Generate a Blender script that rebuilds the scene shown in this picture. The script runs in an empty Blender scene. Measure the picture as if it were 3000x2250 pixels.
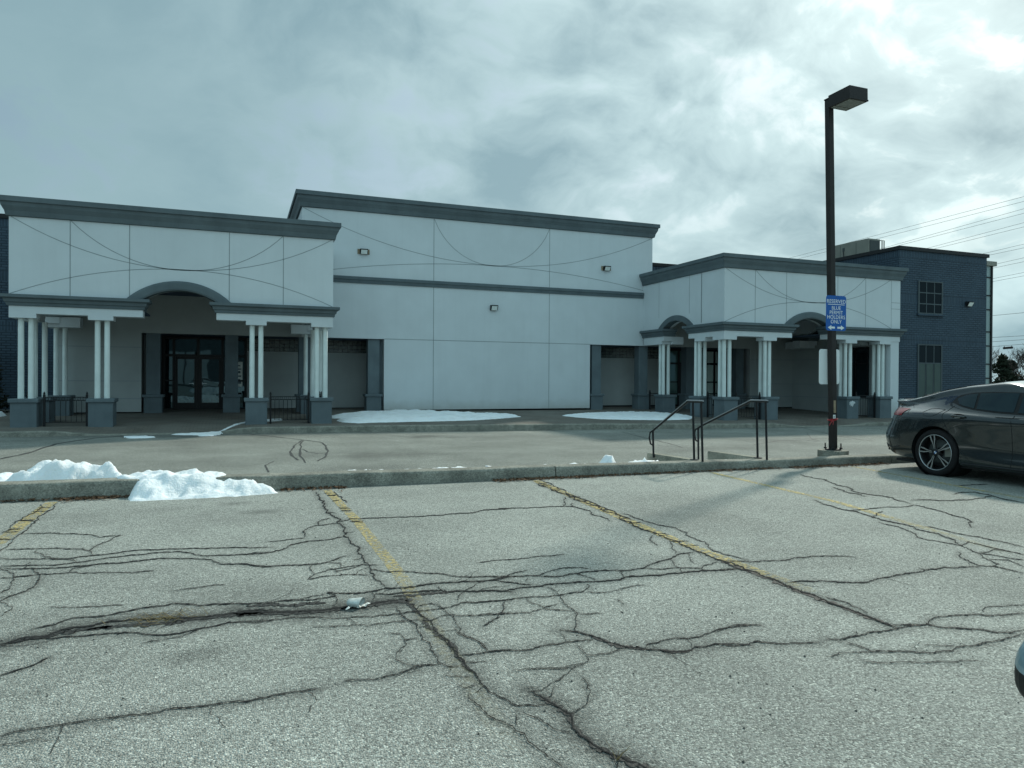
import bpy, bmesh, math, random
import numpy as np
from math import sin, cos, tan, atan, sqrt, pi, radians
from mathutils import Vector, Matrix, noise
from mathutils.bvhtree import BVHTree
random.seed(7)
C = bpy.context.scene.collection
# ------------------------------------------------------------------ camera
FPX, CAMH = 2080.0, 1.41
PSI, PIT, ROL = radians(21.07), atan(12.2/FPX), radians(.342)
F0 = Vector((sin(PSI), cos(PSI), 0)); R0 = Vector((cos(PSI), -sin(PSI), 0)); ZV = Vector((0, 0, 1))
FW = F0*cos(PIT) - ZV*sin(PIT); U0 = ZV*cos(PIT) + F0*sin(PIT)
RT = R0*cos(ROL) + U0*sin(ROL); UP = U0*cos(ROL) - R0*sin(ROL)
EYE = Vector((0, 0, CAMH))
cd = bpy.data.cameras.new('camera'); cam = bpy.data.objects.new('camera', cd); C.objects.link(cam)
cd.sensor_width = 36.0; cd.lens = FPX/3000*36.0; cd.clip_start = .05; cd.clip_end = 3000
m3 = Matrix((RT, UP, -FW)).transposed()
cam.matrix_world = Matrix.Translation(EYE) @ m3.to_4x4()
bpy.context.scene.camera = cam
def ray(px, py): return FW + RT*((px-1500)/FPX) - UP*((py-1125)/FPX)
def oY(px, py, Y):
    d = ray(px, py); return EYE + d*(Y/d.y)
def oX(px, py, X):
    d = ray(px, py); return EYE + d*(X/d.x)
def oS(px, py, zf):                       # measured point on a ground surface z = zf(x, y)
    d = ray(px, py); p = EYE.copy(); z = zf(0, 15)
    for _ in range(12):
        t = (z-CAMH)/d.z; p = EYE + d*t; z = zf(p.x, p.y)
    return Vector((p.x, p.y, z))
# ------------------------------------------------------------------ ground heights
def clamp(v, a, b): return max(a, min(b, v))
def smooth(t): t = clamp(t, 0, 1); return t*t*(3-2*t)
def z_lot(x, y): return 0.0
def z_drive(x, y): return clamp(-.315-.008*x, -.39, -.25)
KERB = [(-60, 23.4), (-6, 23.4), (-2, 23.72), (4.6, 23.65), (9, 23.4), (12.5, 23.1), (18, 22.25), (24, 21.9), (60, 21.8)]
def kerb_y(x):
    for (a, b), (c, d) in zip(KERB, KERB[1:]):
        if a <= x <= c: return b + (d-b)*(x-a)/(c-a)
    return 23.4
def cut(x):
    return max(smooth((x+5.2)/1.5)*smooth((.4-x)/1.3), smooth((x-19.4)/1.6)*smooth((24.6-x)/1.6))
def z_walk(x, y):
    b = -.145 + .031*(y-23.4) - .003*clamp(x, -10, 34)
    ky = kerb_y(x); zf = z_drive(x, ky) + .025
    k = cut(x)*(1-smooth((y-ky)/1.5))
    return b*(1-k) + zf*k
def med_y(x): return 9.45 - .03*clamp(x, -8, 14)
def med_z(x): return clamp(.185 - .006*x, .13, .21)
# ------------------------------------------------------------------ objects
def tag(o, label=None, cat=None, group=None, kind=None):
    if label: o['label'] = label
    if cat: o['category'] = cat
    if group: o['group'] = group
    if kind: o['kind'] = kind
    return o
def thing(name, label, cat, loc=(0, 0, 0), group=None, rot=None):
    o = bpy.data.objects.new(name, None); C.objects.link(o); o.location = loc; o.empty_display_size = .2
    if rot: o.rotation_euler = rot
    return tag(o, label, cat, group)
def wloc(o):
    v = Vector((0, 0, 0))
    while o: v += o.location; o = o.parent
    return v
def link(name, me, mats, parent=None, smooth_=False):
    o = bpy.data.objects.new(name, me); C.objects.link(o)
    for m in (mats if isinstance(mats, (list, tuple)) else [mats]): me.materials.append(m)
    if parent: o.parent = parent
    if smooth_: me.shade_smooth()
    return o
class MB:
    def __init__(s): s.v = []; s.f = []; s.m = []; s.sm = []
    def add(s, vs, fs, mi=0, sm=False):
        n = len(s.v); s.v += [tuple(v) for v in vs]; s.f += [[n+i for i in f] for f in fs]; s.m += [mi]*len(fs); s.sm += [sm]*len(fs); return s
    def box(s, x0, x1, y0, y1, z0, z1, mi=0):
        vs = [(x, y, z) for z in (z0, z1) for x, y in ((x0, y0), (x1, y0), (x1, y1), (x0, y1))]
        return s.add(vs, [(3, 2, 1, 0), (4, 5, 6, 7), (0, 1, 5, 4), (1, 2, 6, 5), (2, 3, 7, 6), (3, 0, 4, 7)], mi)
    def bbox(s, x0, x1, y0, y1, z0, z1, b=.012, mi=0):    # box with chamfered edges
        bm = bmesh.new(); bmesh.ops.create_cube(bm, size=1)
        for v in bm.verts: v.co = Vector(((x0+x1)/2+v.co.x*(x1-x0), (y0+y1)/2+v.co.y*(y1-y0), (z0+z1)/2+v.co.z*(z1-z0)))
        bmesh.ops.bevel(bm, geom=bm.edges[:], offset=b, segments=2, affect='EDGES', profile=.6)
        bm.verts.index_update(); s.add([v.co for v in bm.verts], [[v.index for v in f.verts] for f in bm.faces], mi); bm.free(); return s
    def prism(s, poly, a0, a1, ax='y', mi=0):               # polygon (u,z) extruded along y (u=x) or along x (u=y)
        n = len(poly)
        P = (lambda u, z, a: (u, a, z)) if ax == 'y' else ((lambda u, z, a: (a, u, z)) if ax == 'x' else (lambda u, z, a: (u, z, a)))
        vs = [P(u, z, a0) for u, z in poly] + [P(u, z, a1) for u, z in poly]
        return s.add(vs, [list(range(n)), list(range(2*n-1, n-1, -1))] + [(i, i+n, (i+1) % n+n, (i+1) % n) for i in range(n)], mi)
    def cyl(s, x, y, z0, z1, r0, r1=None, n=20, mi=0, cap=True):
        r1 = r0 if r1 is None else r1
        vs = [(x+r*cos(2*pi*i/n), y+r*sin(2*pi*i/n), z) for r, z in ((r0, z0), (r1, z1)) for i in range(n)]
        s.add(vs, [(i, (i+1) % n, (i+1) % n+n, i+n) for i in range(n)], mi, True)
        if cap: s.add(vs, [list(range(n-1, -1, -1)), list(range(n, 2*n))], mi)
        return s
    def tube(s, pts, r, n=8, mi=0, r1=None):
        pts = [Vector(p) for p in pts]; rings = []
        for i, p in enumerate(pts):
            d = (pts[min(i+1, len(pts)-1)]-pts[max(i-1, 0)]).normalized()
            a = d.orthogonal() if abs(d.z) > .95 else d.cross(ZV)
            a.normalize(); b = d.cross(a)
            rr = r if r1 is None else r+(r1-r)*i/(len(pts)-1)
            rings.append([p+(a*cos(2*pi*k/n)+b*sin(2*pi*k/n))*rr for k in range(n)])
        vs = [v for R in rings for v in R]; fs = []
        for i in range(len(pts)-1):
            for k in range(n): fs.append((i*n+k, i*n+(k+1) % n, (i+1)*n+(k+1) % n, (i+1)*n+k))
        s.add(vs, fs, mi, True); L = (len(pts)-1)*n
        s.add(vs, [list(range(n-1, -1, -1)), list(range(L, L+n))], mi); return s
    def lathe_x(s, x, y, z, prof, n=40, mi=0, sm=True):      # profile (axial offset, radius) round an axis along x
        vs = [(x+a, y+r*cos(2*pi*i/n), z+r*sin(2*pi*i/n)) for a, r in prof for i in range(n)]
        fs = [(j*n+i, j*n+(i+1) % n, (j+1)*n+(i+1) % n, (j+1)*n+i) for j in range(len(prof)-1) for i in range(n)]
        return s.add(vs, fs, mi, sm)
    def sweep(s, path, prof, mi=0, capped=True):             # profile (outward, z) along a plan path; outward is right of travel
        P = [Vector((p[0], p[1])) for p in path]; k = len(prof); rings = []
        for i, p in enumerate(P):
            ds = []
            if i > 0: ds.append((P[i]-P[i-1]).normalized())
            if i < len(P)-1: ds.append((P[i+1]-P[i]).normalized())
            ns = [Vector((d.y, -d.x)) for d in ds]
            n = ns[0] if len(ns) == 1 else (ns[0]+ns[1])/(1+ns[0].dot(ns[1]))
            rings.append([(p.x+n.x*o, p.y+n.y*o, z) for o, z in prof])
        vs = [v for R in rings for v in R]
        fs = [(i*k+j, (i+1)*k+j, (i+1)*k+(j+1) % k, i*k+(j+1) % k) for i in range(len(P)-1) for j in range(k)]
        if capped: fs += [list(range(k)), list(range(len(vs)-1, len(vs)-k-1, -1))]
        return s.add(vs, fs, mi)
    def strip(s, pts, w, y, mi=0, th=.003):                   # ribbon (x,z) lying on a wall facing -y at depth y
        L = []
        for i, (x, z) in enumerate(pts):
            a = pts[max(i-1, 0)]; b = pts[min(i+1, len(pts)-1)]
            dx, dz = b[0]-a[0], b[1]-a[1]; l = sqrt(dx*dx+dz*dz) or 1
            L.append((x-dz/l*w/2, y-th, z+dx/l*w/2)); L.append((x+dz/l*w/2, y-th, z-dx/l*w/2))
        return s.add(L, [(2*i, 2*i+1, 2*i+3, 2*i+2) for i in range(len(pts)-1)], mi)
    def build(s, name, mats, parent=None, recalc=True):
        me = bpy.data.meshes.new(name); o0 = wloc(parent) if parent else Vector((0, 0, 0))
        me.from_pydata([(v[0]-o0.x, v[1]-o0.y, v[2]-o0.z) for v in s.v], [], s.f)
        me.polygons.foreach_set('material_index', s.m); me.polygons.foreach_set('use_smooth', s.sm)
        if recalc:
            bm = bmesh.new(); bm.from_mesh(me); bmesh.ops.recalc_face_normals(bm, faces=bm.faces); bm.to_mesh(me); bm.free()
        me.update(); return link(name, me, mats, parent)
# ------------------------------------------------------------------ materials
class NT:
    def __init__(s, m): s.t = m.node_tree; s.n = s.t.nodes; s.l = s.t.links
    def new(s, typ, **kw):
        n = s.n.new(typ)
        for k, v in kw.items():
            if k.startswith('i_'): n.inputs[k[2:].replace('_', ' ')].default_value = v
            else: setattr(n, k, v)
        return n
    def ln(s, a, b): s.l.new(a, b); return s
    def ramp(s, src, stops, interp='LINEAR'):
        r = s.n.new('ShaderNodeValToRGB'); e = r.color_ramp.elements; r.color_ramp.interpolation = interp
        for i, (p, c) in enumerate(stops):
            x = e[i] if i < 2 else e.new(p)
            x.position = p; x.color = (c, c, c, 1) if isinstance(c, (int, float)) else (*c, 1)
        s.ln(src, r.inputs[0]); return r.outputs[0]
    def mix(s, fac, a, b, mode='MIX'):
        n = s.n.new('ShaderNodeMix'); n.data_type = 'RGBA'; n.blend_type = mode
        for v, i in ((fac, 0), (a, 6), (b, 7)):
            if isinstance(v, bpy.types.NodeSocket): s.ln(v, n.inputs[i])
            else: n.inputs[i].default_value = v if i == 0 else (*v, 1)
        return n.outputs[2]
    def math(s, op, a, b=0., clampit=False):
        n = s.n.new('ShaderNodeMath'); n.operation = op; n.use_clamp = clampit
        for v, i in ((a, 0), (b, 1)):
            if isinstance(v, bpy.types.NodeSocket): s.ln(v, n.inputs[i])
            else: n.inputs[i].default_value = v
        return n.outputs[0]
    def noise(s, vec, scale, detail=4, rough=.55):
        n = s.new('ShaderNodeTexNoise'); n.inputs['Scale'].default_value = scale; n.inputs['Detail'].default_value = detail; n.inputs['Roughness'].default_value = rough
        s.ln(vec, n.inputs['Vector']); return n.outputs[0]
    def bump(s, h, strength, dist, bsdf):
        b = s.n.new('ShaderNodeBump'); b.inputs['Strength'].default_value = strength; b.inputs['Distance'].default_value = dist
        s.ln(h, b.inputs['Height']); s.ln(b.outputs[0], bsdf.inputs['Normal'])
def mat(name, col=(.5, .5, .5), rough=.6, metal=0., spec=.4):
    m = bpy.data.materials.new(name); m.use_nodes = True; b = m.node_tree.nodes['Principled BSDF']
    b.inputs['Base Color'].default_value = (*col, 1); b.inputs['Roughness'].default_value = rough; b.inputs['Metallic'].default_value = metal
    b.inputs['Specular IOR Level'].default_value = spec
    return m, NT(m), b
def coord(t):
    return t.new('ShaderNodeNewGeometry').outputs['Position']
def painted(name, col, var=.12, scale=1.2, rough=.75, bump=.15, bscale=60., dirt=0.):
    m, t, b = mat(name, col, rough, 0, .25); p = coord(t)
    lo = tuple(c*(1-var) for c in col); hi = tuple(min(1, c*(1+var)) for c in col)
    c = t.mix(t.ramp(t.noise(p, scale, 5), [(.3, 0.), (.7, 1.)]), lo, hi)
    if dirt:                                                # rain streaks running down the wall
        mp = t.new('ShaderNodeMapping'); mp.inputs['Scale'].default_value = (3.2, 3.2, .16); t.ln(p, mp.inputs['Vector'])
        c = t.mix(t.math('MULTIPLY', t.ramp(t.noise(mp.outputs[0], 1.6, 4), [(.5, 0.), (.8, 1.)]), dirt), c, tuple(x*.55 for x in col))
    if dirt == .07:                                         # rain splash along the wall foot
        sp = t.new('ShaderNodeSeparateXYZ'); t.ln(p, sp.inputs[0]); k = t.ramp(t.math('ADD', sp.outputs[2], t.math('MULTIPLY', t.noise(p, 2.5, 5), .5)), [(.3, .55), (.8, 0.)])
        c = t.mix(k, c, (.33, .34, .31))
    t.ln(c, b.inputs['Base Color']); t.bump(t.noise(p, bscale, 3), bump, .01, b); return m
M = {}
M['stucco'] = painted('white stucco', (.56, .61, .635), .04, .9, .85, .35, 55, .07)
M['stucco2'] = painted('white column paint', (.66, .73, .72), .08, 2.5, .7, .2, 40, .3)
M['joint'] = painted('stucco joint', (.26, .30, .315), .1)
M['trim'] = painted('slate grey trim', (.100, .130, .143), .14, 1.1, .7, .15, 50, .3)
M['plinth'] = painted('blue grey plinth paint', (.110, .142, .158), .14, 1.6, .75, .25, 45, .25)
M['inner'] = painted('white wall with painted shade', (.34, .37, .37), .08, 1.0, .85, .2, 50)  # white portico and recess walls, their shade put into the colour
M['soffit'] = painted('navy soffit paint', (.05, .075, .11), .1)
def concrete(name, col):
    m, t, b = mat(name, col, .92, 0, .2); p = coord(t)
    v = t.new('ShaderNodeTexVoronoi'); v.inputs['Scale'].default_value = 70; t.ln(p, v.inputs['Vector']); sp = t.new('ShaderNodeSeparateColor'); t.ln(v.outputs['Color'], sp.inputs[0])
    k = t.ramp(sp.outputs[0], [(0., tuple(c*.7 for c in col)), (.5, col), (1., tuple(min(1, c*1.3) for c in col))])
    st = t.ramp(t.noise(p, 3.5, 6, .7), [(.35, .62), (.65, 1.15)]); c = t.mix(1., k, st, 'MULTIPLY')
    st2 = t.ramp(t.noise(p, .9, 4), [(.5, 0.), (.75, .5)]); c = t.mix(st2, c, tuple(x*.6 for x in col)); t.ln(c, b.inputs['Base Color'])
    t.bump(t.math('ADD', t.noise(p, 30, 6, .7), t.math('MULTIPLY', v.outputs['Distance'], -.5)), .7, .010, b); return m
M['concrete'] = concrete('kerb concrete', (.25, .25, .215))
M['concrete2'] = concrete('pale concrete', (.29, .29, .24))
M['black'] = painted('black iron paint', (.012, .014, .016), .2, 20, .45, .1)
M['bronze'] = painted('dark bronze paint', (.022, .020, .020), .15, 6, .5, .1)
M['roof'] = painted('roof membrane', (.12, .12, .12), .2)
M['tan'] = painted('tan plywood', (.25, .20, .135), .25, 8)
M['lens'] = painted('milky lamp lens', (.72, .78, .76), .05, 10, .3, .02)
M['unit'] = painted('beige sheet metal', (.22, .22, .19), .08, 2, .5, .05)
M['unitdark'] = painted('coil grille grey', (.07, .08, .08), .1)
M['signblue'] = painted('blue sign sheet', (.012, .10, .36), .06, 8, .45, .02)
M['signwhite'] = painted('white sign sheet', (.74, .78, .78), .03, 4, .45, .02)
M['paper'] = painted('paper', (.72, .74, .70), .08, 14, .8)
M['paperblue'] = painted('printed cup paper', (.50, .54, .52), .2, 40, .8)
M['red'] = painted('red plastic tape', (.28, .02, .025), .2, 20, .4)
M['brown'] = painted('dead leaves', (.10, .06, .035), .5, 30, .9)
M['straw'] = painted('dry grass', (.26, .20, .10), .4, 30, .9)
M['bark'] = painted('dark bark', (.045, .038, .033), .3, 8, .9)
M['cable'] = painted('black cable', (.02, .02, .022), .1)
M['blind'] = painted('pale window board', (.06, .088, .083), .08, 3, .6)
M['lamp_glass'] = painted('dusty lamp lens', (.22, .23, .21), .1, 8, .25)
def brick():
    m, t, b = mat('navy painted brick', (.03, .06, .11), .7, 0, .3); p = coord(t)
    sp = t.new('ShaderNodeSeparateXYZ'); t.ln(p, sp.inputs[0])
    u = t.math('ADD', sp.outputs[0], sp.outputs[1]); z = sp.outputs[2]
    def tex(a, c, w, h, off):
        cb = t.new('ShaderNodeCombineXYZ'); t.ln(a, cb.inputs[0]); t.ln(c, cb.inputs[1])
        n = t.new('ShaderNodeTexBrick', offset=off); t.ln(cb.outputs[0], n.inputs['Vector'])
        for k, v in (('Scale', 1.), ('Mortar Size', .016), ('Mortar Smooth', .2), ('Brick Width', w), ('Row Height', h), ('Bias', 0.)): n.inputs[k].default_value = v
        n.inputs['Color1'].default_value = (.032, .056, .082, 1); n.inputs['Color2'].default_value = (.045, .074, .104, 1); n.inputs['Mortar'].default_value = (.012, .021, .032, 1)
        return n
    n1 = tex(u, z, .30, .10, .5); n2 = tex(u, z, .10, .42, 0.)
    def band(a, c): return t.math('MULTIPLY', t.math('GREATER_THAN', z, a), t.math('LESS_THAN', z, c))
    k = t.math('ADD', t.math('ADD', band(7.14, 7.6), band(5.08, 5.5)), band(3.19, 3.52), True)
    c = t.mix(k, n1.outputs[0], n2.outputs[0])
    c = t.mix(t.ramp(t.noise(p, .8, 5), [(.3, 0.), (.75, .5)]), c, (.05, .085, .12))
    t.ln(c, b.inputs['Base Color'])
    h = t.new('ShaderNodeMix', data_type='FLOAT'); t.ln(k, h.inputs[0]); t.ln(n1.outputs[1], h.inputs[2]); t.ln(n2.outputs[1], h.inputs[3])
    hh = t.math('ADD', t.math('MULTIPLY', h.outputs[0], -1.), t.math('MULTIPLY', t.noise(p, 40, 3), .5))
    t.bump(hh, .7, .012, b); return m
M['brick'] = brick()
def glass(name, col, rough=.03, spec=.35):
    m, t, b = mat(name, col, rough, 0, spec); p = coord(t)
    b.inputs['Specular Tint'].default_value = (.5, .85, 1., 1); t.bump(t.noise(p, .7, 2), .06, .05, b); return m
M['glass'] = glass('dark door glass', (.006, .012, .015), .015, .6)
M['glass4'] = glass('dark upper window glass', (.004, .007, .010), .05, .10)
M['glass2'] = glass('sky-tinted storefront glass', (.075, .13, .12))  # sky reflection on the right entrance painted in as a pale base
M['glass3'] = glass('sky-painted window glass', (.55, .68, .63))  # same painted sky reflection, brighter for the last panes
M['carglass'] = glass('tinted car glass', (.012, .016, .018), .04, .5)
def blocks():
    m, t, b = mat('glass blocks', (.05, .07, .07), .25, 0, .6); p = coord(t)
    sp = t.new('ShaderNodeSeparateXYZ'); t.ln(p, sp.inputs[0]); cb = t.new('ShaderNodeCombineXYZ'); t.ln(sp.outputs[0], cb.inputs[0]); t.ln(t.math('SUBTRACT', sp.outputs[2], 2.5667), cb.inputs[1])
    n = t.new('ShaderNodeTexBrick', offset=0.); t.ln(cb.outputs[0], n.inputs['Vector'])
    for k, v in (('Scale', 1.), ('Mortar Size', .012), ('Brick Width', .205), ('Row Height', .16), ('Bias', 0.)): n.inputs[k].default_value = v
    n.inputs['Color1'].default_value = (.05, .07, .07, 1); n.inputs['Color2'].default_value = (.10, .13, .125, 1); n.inputs['Mortar'].default_value = (.012, .016, .018, 1)
    w = t.noise(p, 9, 3); t.ln(t.mix(t.ramp(w, [(.45, 0.), (.7, .8)]), n.outputs[0], (.13, .16, .15)), b.inputs['Base Color'])
    t.bump(t.math('SUBTRACT', w, n.outputs[1]), .8, .03, b); return m
M['blocks'] = blocks()
def asphalt(name, base, dirt=True, stone=95.):
    m, t, b = mat(name, base, .88, 0, .25); p = coord(t)
    v = t.new('ShaderNodeTexVoronoi'); v.inputs['Scale'].default_value = stone; t.ln(p, v.inputs['Vector'])
    sp = t.new('ShaderNodeSeparateColor'); t.ln(v.outputs['Color'], sp.inputs[0])
    k = t.ramp(sp.outputs[0], [(0., tuple(c*.42 for c in base)), (.20, tuple(c*.74 for c in base)), (.6, tuple(c*1.0 for c in base)), (.88, tuple(c*1.35 for c in base)), (1., tuple(min(.8, c*2.0) for c in base))])
    big = t.ramp(t.noise(p, .55, 6, .6), [(.3, .76), (.7, 1.17)])
    c = t.mix(1., k, big, 'MULTIPLY')
    grit = t.ramp(t.noise(p, 260, 2), [(.3, .78), (.7, 1.2)]); c = t.mix(1., c, grit, 'MULTIPLY')
    st = t.ramp(t.noise(p, .23, 4, .65), [(.55, 0.), (.72, .45)]); c = t.mix(st, c, tuple(x*.55 for x in base))
    if dirt:
        a = t.new('ShaderNodeAttribute', attribute_name='dirt'); gr = t.ramp(t.noise(p, 38, 4), [(.25, .55), (.65, 1.35)])
        d = t.math('MULTIPLY', a.outputs['Fac'], gr, True); c = t.mix(d, c, (.028, .029, .027))
    t.ln(c, b.inputs['Base Color'])
    h = t.math('ADD', t.math('MULTIPLY', v.outputs['Distance'], -1.4), t.noise(p, 120, 3)); t.bump(h, .75, .008, b); return m
M['lot'] = asphalt('old parking asphalt', (.325, .342, .312), True, 125.)
M['drive'] = asphalt('driveway asphalt', (.245, .258, .232), True, 120.)
def pavers():
    m, t, b = mat('brick pavers', (.1, .09, .08), .9, 0, .2); p = coord(t)
    n = t.new('ShaderNodeTexBrick'); t.ln(p, n.inputs['Vector'])
    for k, v in (('Scale', 1.), ('Mortar Size', .008), ('Brick Width', .22), ('Row Height', .11), ('Bias', 0.)): n.inputs[k].default_value = v
    n.inputs['Color1'].default_value = (.125, .115, .10, 1); n.inputs['Color2'].default_value = (.17, .15, .125, 1); n.inputs['Mortar'].default_value = (.06, .06, .055, 1)
    c = t.mix(t.ramp(t.noise(p, .6, 5), [(.35, 0.), (.7, .8)]), n.outputs[0], (.19, .185, .165)); t.ln(c, b.inputs['Base Color'])
    t.bump(t.math('SUBTRACT', t.noise(p, 50, 3), n.outputs[1]), .5, .01, b); return m
M['pavers'] = pavers()
def snow():
    m, t, b = mat('old snow', (.84, .88, .90), .6, 0, .3); p = coord(t)
    g = t.ramp(t.noise(p, 2.2, 6, .7), [(.45, 0.), (.8, .45)]); t.ln(t.mix(g, (.82, .86, .88), (.46, .47, .45)), b.inputs['Base Color'])
    b.inputs['Subsurface Weight'].default_value = .15; b.inputs['Subsurface Radius'].default_value = (.03, .04, .05)
    t.bump(t.noise(p, 28, 5, .6), .55, .03, b); return m
M['snow'] = snow()
def linepaint():
    m, t, b = mat('worn yellow paint', (.4, .3, .08), .8, 0, .25); p = coord(t)
    a = t.ramp(t.noise(p, 26, 6, .7), [(.46, 0.), (.53, 1.)]); a2 = t.ramp(t.noise(p, 2.2, 3), [(.36, .0), (.56, 1.)])
    at = t.new('ShaderNodeAttribute', attribute_name='wear')
    k = t.math('MULTIPLY', t.math('MULTIPLY', a, t.math('ADD', t.math('MULTIPLY', a2, .6), .45, True)), at.outputs['Fac'], True)
    t.ln(t.mix(t.ramp(t.noise(p, 60, 3), [(.3, 0.), (.7, 1.)]), (.38, .30, .12), (.60, .50, .24)), b.inputs['Base Color'])
    t.bump(t.noise(p, 90, 3), .5, .008, b)
    tr = t.new('ShaderNodeBsdfTransparent'); ms = t.new('ShaderNodeMixShader'); t.ln(k, ms.inputs[0]); t.ln(tr.outputs[0], ms.inputs[1]); t.ln(b.outputs[0], ms.inputs[2])   # flaked away: the asphalt shows
    t.ln(ms.outputs[0], t.n['Material Output'].inputs[0]); return m
M['yellow'] = linepaint()
M['crack'] = painted('crack soil', (.016, .017, .017), .4, 60, 1., .6, 90)
M['mud'] = painted('dark wet grit', (.034, .035, .033), .9, 45, .7, 1., 60)
M['tar'] = painted('tar sealer', (.055, .058, .056), .3, 20, .7, .2, 40)
def leafmat(name, c1, c2):
    m, t, b = mat(name, c1, .7, 0, .25); p = coord(t)
    t.ln(t.mix(t.ramp(t.noise(p, 1.7, 3), [(.3, 0.), (.7, 1.)]), c1, c2), b.inputs['Base Color']); return m
M['fir'] = leafmat('dark evergreen needles', (.010, .018, .010), (.030, .045, .026))
M['shrubleaf'] = leafmat('dark shrub leaves', (.010, .014, .009), (.030, .034, .020))
def carpaint():
    m, t, b = mat('dark grey metallic paint', (.045, .046, .050), .22, .6, .5); p = coord(t)
    b.inputs['Coat Weight'].default_value = 1.; b.inputs['Coat Roughness'].default_value = .05
    fl = t.ramp(t.noise(p, 900, 2), [(.35, .8), (.7, 1.3)]); dust = t.ramp(t.noise(p, 3, 5), [(.4, 0.), (.8, .25)])
    t.ln(t.mix(dust, t.mix(1., (.026, .034, .037), fl, 'MULTIPLY'), (.06, .066, .066)), b.inputs['Base Color']); return m
M['carpaint'] = carpaint()
M['tyre'] = painted('tyre rubber', (.014, .014, .015), .2, 20, .85, .2)
M['rimdark'] = painted('dark rim paint', (.02, .021, .023), .1, 10, .35, .02)
m_, t_, b_ = mat('machined alloy', (.40, .43, .45), .3, .85); M['alloy'] = m_
t_.bump(t_.noise(coord(t_), 200, 2), .05, .002, b_)
m_, t_, b_ = mat('bright chrome', (.6, .64, .66), .15, 1.); M['chrome'] = m_
t_.bump(t_.noise(coord(t_), 60, 2), .02, .002, b_)
m_, t_, b_ = mat('red lamp plastic', (.22, .012, .016), .12, 0, .6); M['redlens'] = m_
t_.bump(t_.noise(coord(t_), 90, 2), .1, .004, b_)
M['plastic'] = painted('black plastic', (.014, .015, .016), .2, 12, .5, .1)
M['muntin'] = painted('grey window bar paint', (.075, .095, .105), .1)
M['curtain'] = glass('pale curtain wall glass', (.26, .33, .33), .2, .5)
m_, t_, b_ = mat('sky-tinted car paint', (.20, .31, .35), .3, .2, .5); M['mirrorcap'] = m_; b_.inputs['Coat Weight'].default_value = .6  # reflected sky painted into the base colour as pale blue
t_.bump(t_.noise(coord(t_), 40, 2), .02, .002, b_)
# ================================================================== GROUND
def S(name, mb, mats, lab=None): o = mb.build(name, mats); o['kind'] = 'structure'; return o
g = MB(); g.add([(-900, -900, -.9), (900, -900, -.9), (900, 900, -.9), (-900, 900, -.9)], [(0, 1, 2, 3)]); S('ground', g, M['drive'])
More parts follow.
